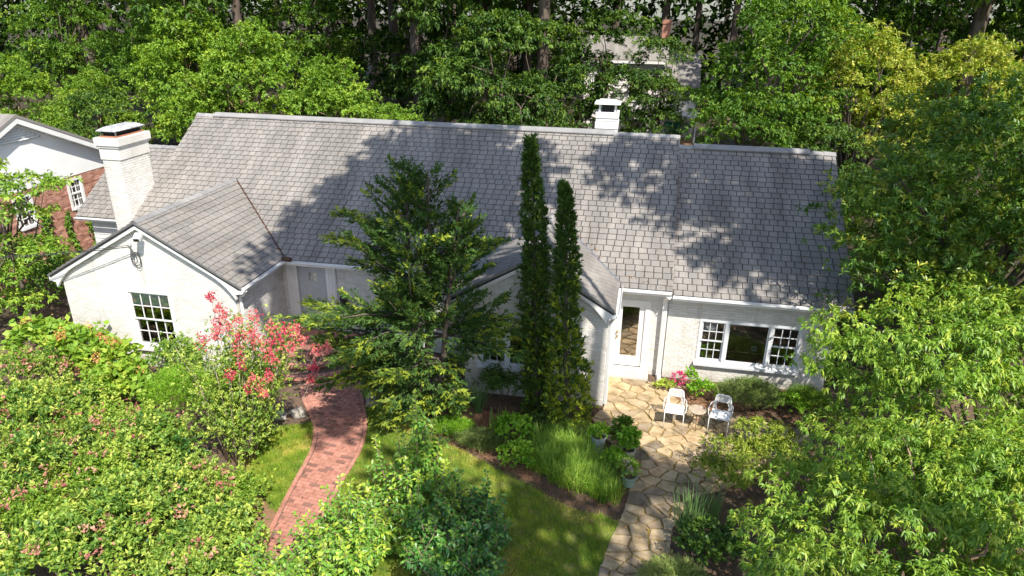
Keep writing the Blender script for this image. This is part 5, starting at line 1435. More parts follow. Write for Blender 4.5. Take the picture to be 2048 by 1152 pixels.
plant('evergreen_magnolia', 'large dark glossy evergreen overhanging the right end of the roof', 'tree', (8.0, 18.0, 0),
      [(8.6,18.6,5.6,3.2,2.0,2.4), (5.95,17.0,4.7,1.8,1.1,2.0), (10.6,17.4,5.6,2.6,2.0,2.6), (6.2,16.5,2.9,1.6,1.1,1.6), (9.2,16.2,4.0,2.2,1.5,1.9)], L_MAG, M_BARK, None, 133, 0.22, 0.07, 26, 0.5,
      n_clump=560, clump_r=0.46, n_spray=12, n_leaf=10, L=0.135, W=0.048, up=0.4, droop=0.12, spread=1.15, flat=0.7, tm=0.42, cv=0.14, tv=0.13, tip=0.09, tipv=0.92, five=False, bottom=-0.4)
# ---------------------------------------------------------------- small tree at the left edge
plant('layered_tree', 'small layered light green tree at the left edge beside the gable', 'tree', (-17.0, 15.3, 0),
      [(-16.3,15.5,4.75,1.2,0.8,0.3), (-17.4,15.3,5.2,0.9,0.7,0.25), (-16.9,15.2,3.9,1.5,0.9,0.35), (-16.5,15.0,3.1,1.3,0.9,0.35), (-17.6,15.0,2.3,1.3,0.9,0.4), (-17.0,14.7,1.5,1.2,0.8,0.4)], L_LIME, M_BARK, None, 134, 0.07, 0.03, 20, 0.6, fork_pt=(-17.0, 15.3, 4.4),
      n_clump=120, clump_r=0.30, n_spray=8, n_leaf=8, L=0.13, W=0.06, up=0.2, droop=0.35, spread=1.15, flat=0.3, tm=0.45, cv=0.12, five=True, bottom=-0.2)
plant('understory_shrub', 'dark green shrub in the gap between left gable and neighbour house', 'shrub', (-17.2, 17.2, 0), [(-17.0,17.2,1.0,1.4,1.0,1.0), (-19.2,17.5,1.2,1.5,1.0,1.2)], L_MID, M_BARK, None, 135, 0.05, 0.02, 10, 0.4, ('stems', 'foliage'),
      n_clump=110, clump_r=0.26, n_spray=8, n_leaf=7, L=0.10, W=0.055, up=0.4, tm=0.4, bottom=-0.2)

plant('understory_shrub', 'dense shrub between the right end of the wing and the evergreen', 'shrub', (7.4, 20.5, 0), [(7.3,20.3,1.8,1.6,1.6,1.8), (8.6,21.8,2.4,1.8,1.6,2.0), (7.0,23.0,2.2,1.5,1.5,1.9)], L_MID, M_BARK, None, 136, 0.06, 0.03, 12, 0.4, ('stems', 'foliage'),
      n_clump=170, clump_r=0.40, n_spray=8, n_leaf=7, L=0.13, W=0.06, up=0.4, tm=0.45, cv=0.15, bottom=-0.2)
# ---------------------------------------------------------------- woods behind the house
def proto(name, ells, lmat, bark, seed, base_r, nl, fork_pt, limb_r, **kw):
    rs = np.random.RandomState(seed)
    t = bpy.data.objects.new(name, None); COL.objects.link(t)
    geo, cc = crown(rs, ells, **kw)
    tg = cc[rs.choice(len(cc), min(nl, len(cc)), replace=False)]
    limbs(rs, (0, 0, 0), fork_pt, tg, base_r, limb_r).build('trunk', bark, t, smooth=True)
    put('crown', geo, lmat, t)
    return t
p_under = proto('understory_tree', [(0,0,4.2,2.4,2.0,1.7), (1.5,0.3,3.2,1.6,1.5,1.2), (-1.5,-0.2,3.3,1.6,1.5,1.2), (0.2,0,5.6,1.4,1.3,1.2)], L_LIME, M_BARKTAN, 141, 0.13, 18, (0,0,3.0), 0.05,
                n_clump=260, clump_r=0.44, n_spray=13, n_leaf=9, L=0.118, W=0.058, up=0.3, droop=0.2, spread=1.1, flat=0.5, tm=0.42, cv=0.12, bottom=-0.5)
p_mid = proto('leafy_tree', [(0,0,6.0,2.8,2.6,2.2), (1.8,0.5,4.6,1.9,1.7,1.4), (-1.7,-0.4,5.0,1.9,1.7,1.5), (0.3,-0.6,8.2,2.2,2.0,1.6), (0,-0.8,3.2,1.6,1.4,1.0)], L_MID, M_BARK, 142, 0.20, 22, (0,0,5.0), 0.07,
              n_clump=330, clump_r=0.50, n_spray=12, n_leaf=9, L=0.135, W=0.062, up=0.25, droop=0.3, spread=1.1, flat=0.45, tm=0.5, cv=0.14, bottom=-0.5)
p_yel = proto('golden_tree', [(0,0,6.6,2.2,1.9,2.0), (0.9,-0.4,4.9,1.7,1.5,1.2), (-0.5,0,8.0,1.2,1.2,0.9)], L_YEL, M_BARK, 143, 0.16, 16, (0,0,4.4), 0.06,
              n_clump=260, clump_r=0.36, n_spray=9, n_leaf=8, L=0.13, W=0.055, up=0.5, droop=0.1, spread=1.1, flat=0.7, tm=0.5, cv=0.16, tip=0.15, tipv=0.95, bottom=-0.5)
p_tall = proto('tall_tree', [(0,0,15,4.6,4.4,4.5), (2.5,0.5,11.0,2.6,2.4,1.8), (-2.6,-0.3,11.5,2.8,2.4,2.0), (0.3,-2.2,9.4,2.4,2.0,1.2), (0.5,0,19,3.2,3.2,2.4)], L_DARK, M_BARK, 144, 0.34, 26, (0.2,0,15.0), 0.11,
               n_clump=420, clump_r=0.72, n_spray=8, n_leaf=7, L=0.26, W=0.15, up=0.25, droop=0.3, spread=1.1, flat=0.45, tm=0.55, cv=0.15, bottom=-0.6)
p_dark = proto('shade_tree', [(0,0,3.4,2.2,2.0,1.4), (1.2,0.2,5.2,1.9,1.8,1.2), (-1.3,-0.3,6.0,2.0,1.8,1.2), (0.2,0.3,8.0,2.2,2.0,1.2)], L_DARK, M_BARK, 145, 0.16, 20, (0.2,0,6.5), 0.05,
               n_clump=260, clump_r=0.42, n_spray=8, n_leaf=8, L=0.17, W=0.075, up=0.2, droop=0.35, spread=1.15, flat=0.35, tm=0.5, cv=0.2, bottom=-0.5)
used = set()
def stand(p, x, y, s, rz, label, group, sz=None):
    o = p if p.name not in used else copy_tree(p)
    used.add(p.name)
    o.location = (x, y, 0); o.rotation_euler = (0, 0, rz); o.scale = (s, s, sz or s)
    return tag(o, label, 'tree', group)
GW = 'trees of the wood behind the house'
for p, x, y, s, rz, lab in [
    (p_under, -17.5, 29.0, 1.25, 0.3, 'full sunlit tree rising above the left half of the main ridge'),
    (p_under, -13.2, 28.6, 1.05, 2.1, 'rounded bright green tree just behind the middle of the main ridge'),
    (p_under, -10.2, 28.2, 0.80, 4.0, 'low bright tree whose crown slopes down to the ridge right of the big sunlit ones'),
    (p_under, -21.5, 31.0, 1.32, 5.2, 'leafy green tree behind the left chimney'),
    (p_under, -27.0, 30.5, 0.90, 1.0, 'lime green maple like tree behind the brick neighbour house'),
    (p_under, -30.8, 30.5, 0.98, 3.3, 'lime green tree at the left edge above the neighbour gable'),
    (p_mid, -24.5, 35.0, 1.1, 0.6, 'mid green tree behind the lime tree near the top left'),
    (p_mid, -33.5, 37.0, 1.15, 2.6, 'mid green tree in the top left corner'),
    (p_mid, -29.5, 42.0, 1.2, 4.4, 'green tree in the upper left, behind the bare branched trunk'),
    (p_mid, -19.0, 38.0, 1.2, 1.4, 'green tree at the top edge above the sunlit crowns'),
    (p_mid, 4.3, 28.0, 1.05, 0.9, 'drooping green tree behind the step between main roof and wing'),
    (p_mid, 7.0, 34.0, 1.1, 3.8, 'tall green tree between the far white house and the golden ones'),
    (p_yel, 8.0, 29.5, 1.0, 0.4, 'golden green sunlit tree above the right wing'),
    (p_yel, 11.6, 30.0, 0.95, 2.9, 'second golden green tree behind the dark evergreen'),
    (p_mid, 10.8, 36.0, 1.2, 5.6, 'green tree at the top edge above the golden ones'),
    (p_mid, 16.0, 34.0, 1.2, 2.0, 'green tree in the top right corner'),
    (p_dark, -6.6, 31.0, 1.0, 0.2, 'dark shaded tree behind the middle of the ridge'),
    (p_dark, -9.8, 34.5, 1.1, 2.2, 'dark tree at the end of the sunlit crowns'),
    (p_dark, -5.3, 35.0, 0.95, 4.1, 'dark tree just left of the far white house'),
    (p_dark, -2.4, 38.5, 1.0, 5.3, 'dark open tree standing before the far white house'),
    (p_dark, 0.6, 41.5, 0.85, 1.1, 'dark leafy tree right in front of the far white house'),
    (p_mid, 9.3, 22.5, 0.72, 1.9, 'green tree filling the gap behind the glossy evergreen'),
    (p_under, 12.0, 21.5, 0.95, 4.9, 'bright tree at the right edge behind the glossy evergreen'),
    (p_dark, 6.6, 26.5, 0.62, 1.7, 'dark low tree behind the wing ridge'),
    (p_dark, -13.5, 40.0, 1.2, 3.0, 'dark tree high behind the sunlit crowns'),
    (p_dark, 13.5, 24.5, 0.9, 3.5, 'dark tree at the right edge behind the evergreen'),
    (p_dark, -7.5, 42.0, 1.15, 0.9, 'dark tree deep in the middle of the wood'),
    (p_dark, -24.0, 27.5, 0.62, 0.9, 'dark low tree between chimney and neighbour house'),
    ]:
    stand(p, x, y, s, rz, lab, GW)
for k, (x, y, s, lab) in enumerate([(-22.6, 33.2, 0.95, 'tall tree with pale bare trunk in the upper left'), (-12.0, 36.0, 1.0, 'tall forking tree in the top middle left'), (-8.6, 37.5, 1.05, 'tall dark trunk above the middle of the ridge'),
        (-5.2, 36.0, 1.1, 'tall tree with leaning limbs in the top middle'), (-7.0, 41.0, 1.0, 'tall twin tree in the top middle right'), (12.9, 33.5, 1.1, 'tall tree with a thick trunk above the golden ones'), (17.5, 36.0, 1.2, 'thick trunked tall tree near the top right corner'),
        (-16.5, 46.0, 1.1, 'tall tree deep in the wood, left'), (-30.0, 50.0, 1.2, 'tall tree deep in the wood, far left'), (9.0, 45.0, 1.15, 'tall tree deep in the wood, right'), (20.0, 42.0, 1.2, 'tall tree deep in the wood, far right'), (-10.0, 52.0, 1.2, 'tall tree deep in the middle of the wood'),
        (-38.0, 44.0, 1.1, 'tall tree at the far left edge of the wood'), (-22.0, 56.0, 1.2, 'tall tree deep in the wood behind the sunlit crowns')]):
    stand(p_tall, x, y, s, k*1.3, lab, GW)
# the far wood: one mass
rs = np.random.RandomState(200)
n = 29000
X = rs.uniform(-120, 80, n); Y = 62 + 34*rs.uniform(0, 1, n) + 4*np.sin(X*0.3); Z = 30*rs.uniform(0, 1, n)**0.9
k = (np.sin(X*0.55 + 2*np.sin(Y*0.2)) + np.sin(Z*0.9 + X*0.2) > -1.5); X, Y, Z = X[k], Y[k], Z[k]
C = np.stack([X, Y, Z], 1)
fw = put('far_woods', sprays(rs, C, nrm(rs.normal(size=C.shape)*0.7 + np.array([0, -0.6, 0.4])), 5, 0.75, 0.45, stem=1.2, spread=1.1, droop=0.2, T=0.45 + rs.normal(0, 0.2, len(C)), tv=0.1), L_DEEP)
tag(fw, 'distant wood that closes the view behind all the trees', 'woods', kind='stuff')
mb = MB()
for q in range(90):
    x, y = rs.uniform(-100, 70), rs.uniform(60, 95); mb.tube([(x, y, 0), (x + rs.normal(0, 0.6), y, 24)], [0.35, 0.2], 6)
tag(mb.build('far_trunks', M_BARK, fw), kind='stuff')
# ================================================================== tall trees beside and behind the viewpoint, whose crowns shade roof and garden
def shade_tree(label, base, ells, n_clump, seed, fork, clump_r=0.85, n_leaf=7, L=0.26, W=0.15, n_spray=9, shell=(0.35, 1.0)):
    return plant('tall_oak', label, 'tree', base, ells, L_MID, M_BARK, 'tall trees around the viewpoint', seed, 0.38, 0.13, 26, 0.6, fork_pt=fork,
                 n_clump=n_clump, clump_r=clump_r, n_spray=n_spray, n_leaf=n_leaf, L=L, W=W, up=0.3, droop=0.2, tm=0.5, cv=0.12, bottom=-0.8, shell=shell)
shade_tree('tall tree right of the patio whose round crown shades the middle of the main roof', (6.6, 6.8, 0),
           [(0.8, 10.6, 18.0, 3.0, 3.6, 2.2), (-0.4, 8.0, 17.8, 2.5, 2.6, 2.0), (4.6, 5.2, 16.5, 1.5, 1.4, 1.3), (0.2, 9.6, 17.8, 2.5, 3.2, 1.8)], 560, 301, (4.5, 7.5, 14.5), L=0.32, W=0.20, clump_r=0.8)
shade_tree('tall tree beyond the right edge whose crown shades the wing roof', (13.2, 9.5, 0),
           [(9.0, 12.4, 18.0, 2.0, 1.8, 1.6), (11.4, 11.2, 17.5, 2.0, 1.8, 1.6), (6.4, 12.2, 18.4, 1.3, 1.4, 1.0), (9.9, 9.0, 17.0, 1.5, 1.2, 1.0), (12.6, 9.4, 17.2, 1.2, 1.0, 0.9), (7.8, 10.6, 17.6, 0.8, 0.7, 0.6)], 270, 302, (11.8, 10.5, 14.0), clump_r=0.5)
shade_tree('tall tree behind the viewpoint that dapples the lawn', (8.5, -2.6, 0),
           [(6.9, -2.2, 17.0, 2.0, 1.6, 1.5), (3.9, 0.8, 17.0, 0.7, 0.5, 0.5), (9.6, 1.0, 17.5, 1.8, 0.5, 0.7), (5.4, 3.3, 16.0, 0.9, 0.8, 0.8), (1.4, 2.6, 16.5, 0.6, 0.5, 0.5), (5.6, 0.3, 16.6, 0.5, 0.4, 0.4), (7.4, 0.2, 17.2, 0.6, 0.35, 0.4), (6.5, 1.6, 16.8, 0.5, 0.4, 0.4), (8.4, -0.6, 17.0, 0.7, 0.4, 0.5), (4.6, -0.8, 16.5, 0.5, 0.4, 0.4), (9.0, -1.6, 16.5, 0.6, 0.4, 0.4), (8.2, 2.2, 17.0, 0.5, 0.4, 0.4)], 140, 303, (7.6, -1.8, 13.5), clump_r=0.55)

# ================================================================== brick neighbour house at the left
nb = thing('neighbour_house', 'red brick neighbour house with white gable and louvred vent at the left', 'house', (-25, 20, 0))
NX, NY0, NY1, NA, NZA, NS = -21.0, 14.6, 25.4, 20.0, 5.80, 0.456
nze = NZA - NS*(NY1-NA)
nbm = MB()
wall(cut(NY0, NY1, 0, 3.28, [(19.35, 20.15, 1.95, 3.15), (21.75, 22.5, 2.02, 3.2)]), (NX, 0, 0), (0, 1, 0), (1, 0, 0), target=nbm, seed=61, parent=nb, mortar=M_MORTAR)
tag(nbm.build('brickwork', M_REDBRICK, nb), kind='stuff')
mb = MB(); mb.prism([(NX+0.02, NY0, 3.282), (NX+0.02, NY1, 3.282), (NX+0.02, NY1, nze-0.02), (NX+0.02, NA, NZA-0.05), (NX+0.02, NY0, nze-0.02)], (-0.2, 0, 0)); mb.build('gable_panel', M_GABLEW, nb)
for s in (-1, 1):
    mb = MB(); ye = NA + s*(NY1-NA+0.35); ze = NZA - NS*(NY1-NA+0.35)
    mb.prism([(NX+0.38, NA, NZA+0.06), (NX+0.38, ye, ze+0.06), (NX+0.38, ye, ze-0.04), (NX+0.38, NA, NZA-0.04)], (-9, 0, 0)); mb.build('roof', M_SHINGLE, nb)
    mb = MB(); mb.prism([(NX+0.36, NA, NZA-0.045), (NX+0.36, ye, ze-0.045), (NX+0.36, ye, ze-0.24), (NX+0.36, NA, NZA-0.24)], (-0.05, 0, 0)); mb.build('rake_board', M_TRIM, nb)
    mb = MB(); mb.prism([(NX+0.31, NA, NZA-0.20), (NX+0.31, ye, ze-0.20), (NX+0.31, ye, ze-0.22), (NX+0.31, NA, NZA-0.22)], (-0.3, 0, 0)); mb.build('soffit', M_TRIM, nb)
mb = MB(); mb.prism([(NX+0.032, NA-1.15, 4.93), (NX+0.032, NA+1.15, 4.93), (NX+0.032, NA, 5.46)], (0.03, 0, 0)); vent = mb.build('vent', M_DOORGREY, nb)
for k in range(6):
    z = 4.95 + k*0.08; h = (5.44 - z)/0.53*1.15*0.93
    mb = MB(); mb.prism([(NX+0.065, NA-h, z), (NX+0.115, NA-h, z), (NX+0.075, NA-h*0.97, z+0.06), (NX+0.065, NA-h*0.97, z+0.06)], (0, 2*h, 0)); mb.build('slat', M_TRIM, vent)
def side_window(parent, x, y0, y1, z0, z1, cols, rows):
    f = MB(); w = 0.10
    f.box(x-0.04, x+0.04, y0-w, y0, z0-w, z1+w); f.box(x-0.04, x+0.04, y1, y1+w, z0-w, z1+w); f.box(x-0.04, x+0.039, y0, y1, z1, z1+w); f.box(x-0.04, x+0.08, y0, y1, z0-w, z0)
    f.box(x-0.1, x-0.02, y0, y1, (z0+z1)/2-0.03, (z0+z1)/2+0.03)
    o = f.build('window', M_TRIM, parent)
    m_ = MB()
    for i in range(1, cols): yy = y0 + (y1-y0)*i/cols; m_.box(x-0.08, x-0.045, yy-0.014, yy+0.014, z0, z1)
    for j in range(1, rows): zz = z0 + (z1-z0)*j/rows; m_.box(x-0.081, x-0.046, y0, y1, zz-0.014, zz+0.014)
    m_.build('muntins', M_TRIM, o)
    for i in range(cols):
        for j in range(rows):
            p = MB(); a, b = y0+(y1-y0)*i/cols, y0+(y1-y0)*(i+1)/cols; c, d_ = z0+(z1-z0)*j/rows, z0+(z1-z0)*(j+1)/rows
            p.add([(x-0.065, a, c), (x-0.065, b, c), (x-0.065, b, d_), (x-0.065, a, d_)], [(0, 1, 2, 3)]); p.build('pane', M_GLASS, o)
side_window(nb, NX, 19.45, 20.05, 2.05, 3.05, 3, 4); side_window(nb, NX, 21.85, 22.4, 2.12, 3.1, 3, 4)
mb = MB(); mb.box(-29.5, NX-0.21, NY0, NY0+0.2, 0, nze); mb.box(-29.5, NX-0.21, NY1-0.2, NY1, 0, nze); mb.box(-29.7, -29.5, NY0, NY1, 0, nze); mb.build('wall', M_REDBRICK, nb)
mb = MB(); mb.box(-29.4, NX-0.3, NY0+0.3, NY1-0.3, 1.0, 1.1); mb.build('floor', M_FLOORW, nb)
# ivy on the brick wall
rs = np.random.RandomState(77)
iv = thing('ivy', 'climbing ivy on the brick wall of the neighbour house', 'ivy', (NX+0.05, 21.0, 0))
C = []
for (y0, w, zt) in ((20.4, 0.22, 2.3), (21.4, 0.10, 2.1), (22.5, 0.2, 1.4), (19.4, 0.3, 1.5)):
    n = int(240*w/0.2); z = zt*rs.uniform(0, 1, n); C.append(np.stack([NX + 0.03 + 0.06*rs.uniform(0, 1, n), y0 + w*rs.normal(0, 0.6, n)*(1.2 - 0.6*z/zt) + 0.1*np.sin(z*3), z], 1))
C = np.concatenate(C)
put('leaves', sprays(rs, C, nrm(np.array([0.8, 0, 0.5]) + 0.4*rs.normal(size=C.shape)), 5, 0.09, 0.07, T=rs.uniform(0.2, 0.8, len(C)), droop=0.4), L_MID, iv)
mb = MB()
for y0, zt in ((20.4, 2.2), (21.4, 2.0), (22.5, 1.3), (19.4, 1.4)): mb.tube([(NX+0.03, y0, 0), (NX+0.03, y0+0.08, zt*0.5), (NX+0.03, y0-0.03, zt)], [0.02, 0.014, 0.006], 5)
mb.build('stem', M_BARK, iv)

# ================================================================== far white house in the wood
fh = thing('far_house', 'white house with grey roof and brick chimney seen through the trees', 'house', (-2.5, 45, 0))
mb = MB(); mb.box(-4.0, 0.75, 45, 52, 0, 6.35); mb.build('wall', M_FARWHITE, fh)
sd = MB()
for k in range(40):
    z = k*0.158; sd.prism([(-4.01, 44.995, z), (-4.01, 44.97, z), (-4.01, 44.985, z+0.16), (-4.01, 44.995, z+0.16)], (4.77, 0, 0))
sd.build('siding', M_FARWHITE, fh)
mb = MB(); mb.prism([(-4.3, 44.6, 6.32), (-4.3, 48.5, 7.5), (-4.3, 52.4, 6.32), (-4.3, 52.4, 6.2), (-4.3, 48.5, 7.38), (-4.3, 44.6, 6.2)], (5.3, 0, 0)); mb.build('roof', M_SHINGLE, fh)
mb = MB(); mb.box(-4.25, 0.95, 44.55, 44.68, 6.1, 6.24); mb.build('gutter', M_GUTTER, fh)
mb = MB(); mb.box(0.50, 1.0, 47.6, 48.6, 5, 8.5); mb.box(0.45, 1.05, 47.55, 48.65, 8.3, 8.52); fch = mb.build('chimney_stack', M_REDBRICK, fh)
mb = MB(); mb.box(0.76, 2.9, 45.6, 51, 0, 4.8); mb.build('wall', M_SIDING, fh)
mb = MB(); mb.prism([(0.77, 45.2, 4.7), (0.77, 48.5, 6.5), (0.77, 48.5, 6.4), (0.77, 45.2, 4.6)], (2.3, 0, 0)); mb.build('roof', M_SHINGLE, fh)
for (x0, x1, z0, z1, yy) in ((-3.4, -2.6, 3.9, 5.4, 44.96), (-1.2, -0.4, 3.9, 5.4, 44.96), (-3.4, -2.6, 1.2, 2.7, 44.96), (-1.2, -0.4, 1.2, 2.7, 44.96), (1.1, 1.7, 3.1, 4.2, 45.56)):
    mb = MB(); w = 0.08
    mb.box(x0-w, x0, yy-0.05, yy, z0-w, z1+w); mb.box(x1, x1+w, yy-0.05, yy, z0-w, z1+w); mb.box(x0, x1, yy-0.05, yy, z1, z1+w); mb.box(x0, x1, yy-0.07, yy, z0-w, z0); mb.box(x0, x1, yy-0.04, yy, (z0+z1)/2-0.03, (z0+z1)/2+0.03)
    o = mb.build('window', M_TRIM, fh)
    for za, zb in ((z0, (z0+z1)/2-0.03), ((z0+z1)/2+0.03, z1)):
        mb = MB(); mb.box(x0, x1, yy-0.02, yy-0.005, za, zb); mb.build('pane', M_GLASS, o)
mb = MB(); mb.box(0.8, 3.0, 43.4, 45.58, 1.5, 1.65); mb.build('porch_floor', M_WOODFENCE, fh)
mb = MB(); mb.box(0.85, 0.95, 43.45, 43.55, 0, 3.2); mb.box(2.85, 2.95, 43.45, 43.55, 0, 3.2); mb.box(0.75, 3.05, 43.3, 45.58, 3.2, 3.3); mb.build('porch_frame', M_SIDING, fh)
bn = thing('porch_sofa', 'teal cushioned sofa on the porch of the far white house', 'sofa', (1.6, 44.3, 1.65))
mb = MB(); mb.box(1.1, 2.1, 44.0, 44.55, 2.05, 2.2); mb.build('seat', M_TEAL, bn, bevel=0.03)
for x in (1.1, 1.62):
    mb = MB(); mb.box(x, x+0.48, 44.5, 44.65, 2.22, 2.75); mb.build('back_cushion', M_TEAL, bn, bevel=0.03)
for x in (1.15, 2.05):
    for y in (44.05, 44.5):
        mb = MB(); mb.obox((x, y, 1.65), (x, y, 2.05), 0.05, 0.05); mb.build('leg', M_BLACKMETAL, bn)
# cedar fence far left in the wood
fe = thing('wood_fence', 'short run of cedar fence in the wood behind the left chimney', 'fence', (-30.5, 46, 0))
for k in range(26):
    mb = MB(); x = -33.0 + k*0.19; mb.box(x, x+0.17, 46 + 0.01*(k % 2), 46.03 + 0.01*(k % 2), 0.05, 3.0 + 0.02*(k % 3)); mb.build('board', M_WOODFENCE, fe)
mb = MB(); mb.box(-33.0, -28.1, 46.045, 46.12, 0.6, 0.7); mb.box(-33.0, -28.1, 46.045, 46.12, 2.3, 2.4); mb.build('rail', M_WOODFENCE, fe)

# ================================================================== patio furniture
def chair(label, loc, rz):
    t = thing('patio_chair', label, 'chair', loc, rz, 'white metal patio chairs', world=False)
    mb = MB(); mb.box(-0.215, 0.215, -0.21, 0.20, 0.438, 0.446)
    mb.tube([(-0.22, -0.215, 0.442), (0.22, -0.215, 0.442), (0.215, 0.205, 0.442), (-0.215, 0.205, 0.442), (-0.22, -0.215, 0.442)], 0.009, 6); mb.build('seat', M_WHITEMETAL, t)
    for s in (-1, 1):
        mb = MB(); mb.tube([(s*0.225, -0.225, 0.0), (s*0.225, -0.215, 0.445)], 0.009, 7); mb.build('leg', M_WHITEMETAL, t, smooth=True)
        mb = MB(); mb.tube([(s*0.23, 0.26, 0.0), (s*0.22, 0.20, 0.445)], 0.009, 7); mb.build('leg', M_WHITEMETAL, t, smooth=True)
        mb = MB(); mb.tube([(s*0.225, -0.215, 0.445), (s*0.262, -0.19, 0.54), (s*0.272, -0.10, 0.625), (s*0.255, 0.10, 0.65), (s*0.185, 0.245, 0.655)], 0.0085, 7); mb.build('armrest', M_WHITEMETAL, t, smooth=True)
    mb = MB()
    mb.tube([(-0.215, 0.205, 0.445), (-0.20, 0.235, 0.62), (-0.165, 0.275, 0.80), (-0.12, 0.285, 0.825), (0.12, 0.285, 0.825), (0.165, 0.275, 0.80), (0.20, 0.235, 0.62), (0.215, 0.205, 0.445)], 0.012, 7)
    mb.tube([(-0.13, 0.212, 0.452), (-0.155, 0.228, 0.56), (-0.11, 0.246, 0.655), (0.11, 0.246, 0.655), (0.155, 0.228, 0.56), (0.13, 0.212, 0.452)], 0.008, 6)
    b = mb.build('backrest', M_WHITEMETAL, t, smooth=True)
    mb = MB()
    for k in range(8):
        z = 0.662 + k*0.020; w = 0.192 - (z-0.62)*0.17; y = 0.246 + (z-0.655)*0.24
        mb.box(-w, w, y-0.003, y+0.003, z, z+0.0105)
    for s in (-1, 1):
        for k in range(9):
            z = 0.47 + k*0.021; x0 = 0.155 if k > 3 else 0.14; mb.box(min(s*x0, s*0.205), max(s*x0, s*0.205), 0.212 + (z-0.45)*0.17, 0.217 + (z-0.45)*0.17, z, z+0.011)
    mb.build('mesh_panel', M_WHITEMETAL, b)
    return t
chair('sunlit white metal armchair left of the round side table', (1.26, 14.95, 0.034), R_(-4))
chair('half shaded white metal armchair right of the round side table', (2.33, 14.92, 0.034), R_(-14))
tb = thing('side_table', 'round mosaic topped side table between the two white chairs', 'table', (1.79, 14.95, 0.034), 0, world=False)
mb = MB(); mb.lathe([(0.205, 0.475), (0.215, 0.485), (0.215, 0.50), (0.205, 0.508)], (0, 0, 0), 32); mb.build('table_top', M_TABLETOP, tb)
mb = MB(); mb.tube([(0.10*math.cos(a), 0.10*math.sin(a), 0.26) for a in [k*math.pi/8 for k in range(17)]], 0.007, 5, caps=False); mb.build('ring', M_RUST, tb, smooth=True)
for k in range(3):
    a = k*2.094 + 0.5; c_, s_ = math.cos(a), math.sin(a)
    mb = MB(); mb.tube([(0.17*c_, 0.17*s_, 0.475), (0.13*c_, 0.13*s_, 0.40), (0.08*c_, 0.08*s_, 0.30), (0.09*c_, 0.09*s_, 0.2), (0.15*c_, 0.15*s_, 0.08), (0.19*c_, 0.19*s_, 0.0)], 0.010, 6); mb.build('leg', M_RUST, tb, smooth=True)
    mb = MB(); mb.tube([(0.12*c_ + 0.04*math.cos(q)*c_, 0.12*s_ + 0.04*math.cos(q)*s_, 0.37 + 0.045*math.sin(q)) for q in [j*0.55 for j in range(11)]], 0.006, 5); mb.build('scroll', M_RUST, tb, smooth=True)

# ================================================================== potted plants
def potted(label, x, y, rt, rb, h, potmat, lmat, ells, seed, flower=None, **kw):
    rs = np.random.RandomState(seed)
    t = thing('potted_plant', label, 'potted plant', (x, y, 0.03), group='potted plants beside the flagstones')
    mb = MB(); z = 0.03
    mb.lathe([(rb, 0), (rb*1.02, 0.01), (rt*0.93, h*0.85), (rt*0.95, h*0.88), (rt, h*0.9), (rt, h), (rt-0.022, h), (rt-0.03, h*0.9), (rt-0.035, h*0.86)], (x, y, z), 28); pot = mb.build('pot', potmat, t, smooth=False)
    mb = MB(); mb.lathe([(rt-0.036, h*0.84), (rt-0.036, h*0.86), (0.02, h*0.88)], (x, y, z), 20); mb.build('soil', M_SOIL, t)
    E = [(x+a, y+b, z+h+c, d, e, f) for a, b, c, d, e, f in ells]
    geo, cc = crown(rs, E, **kw)
    put('foliage', geo, lmat, t)
    mb = MB()
    for q in range(6): mb.tube([(x + rs.normal(0, 0.03), y + rs.normal(0, 0.03), z+h*0.85), tuple(cc[q])], [0.006, 0.003], 4)
    mb.build('stems', M_BARKTAN, t)
    if flower is not None:
        for q in range(flower[1]):
            c = cc[rs.randint(len(cc))] + np.array([0, -0.03, 0.06]); d = nrm(rs.normal(size=(14, 3)))
            put('blossom', sprays(rs, c + d*0.02, d, 4, 0.035, 0.03, T=np.full(14, 0.4), tv=0.3), flower[0], t)
    return t
potted('tall grey blue pot with light green plant behind the grass mound', -0.47, 13.52, 0.185, 0.115, 0.40, M_POTBLUE, L_BRIGHT, [(0, 0, 0.08, 0.20, 0.18, 0.13)], 401, n_clump=34, clump_r=0.07, n_spray=5, n_leaf=5, L=0.075, W=0.035, up=0.7, tm=0.6, bottom=-0.1)
potted('cream pot with dark leafy plant at the edge of the flagstones', 0.22, 13.25, 0.165, 0.12, 0.32, M_POTCREAM, L_BRIGHT, [(0, 0, 0.22, 0.15, 0.15, 0.22)], 402, n_clump=34, clump_r=0.08, n_spray=5, n_leaf=5, L=0.10, W=0.05, up=0.7, tm=0.35, bottom=-0.4)
potted('low sage green pot with pale flowering plant beside the walk', 0.28, 12.42, 0.165, 0.12, 0.24, M_POTSAGE, L_LIRI, [(-0.03, 0.03, 0.13, 0.20, 0.18, 0.18)], 403, flower=(L_WHITE, 7), n_clump=40, clump_r=0.08, n_spray=5, n_leaf=5, L=0.06, W=0.032, up=0.7, tm=0.6, bottom=-0.4)
plant('leafy_perennial', 'tall dark leafy plant standing behind the cream pot', 'plant', (0.05, 13.8, 0), [(0.05,13.8,0.4,0.22,0.18,0.36)], L_MID, M_BARKTAN, None, 404, 0.012, 0.007, 8, 0.4, ('stems', 'foliage'),
      n_clump=60, clump_r=0.09, n_spray=5, n_leaf=5, L=0.08, W=0.035, up=0.8, tm=0.6, bottom=-0.6)
plant('leafy_perennial', 'bushy green plant with pink buds between the pots', 'plant', (-0.08, 12.85, 0), [(-0.08,12.85,0.26,0.24,0.22,0.24)], L_BRIGHT, M_BARKTAN, None, 405, 0.012, 0.007, 8, 0.4, ('stems', 'foliage'),
      n_clump=60, clump_r=0.09, n_spray=5, n_leaf=5, L=0.07, W=0.035, up=0.8, tm=0.45, bottom=-0.5)

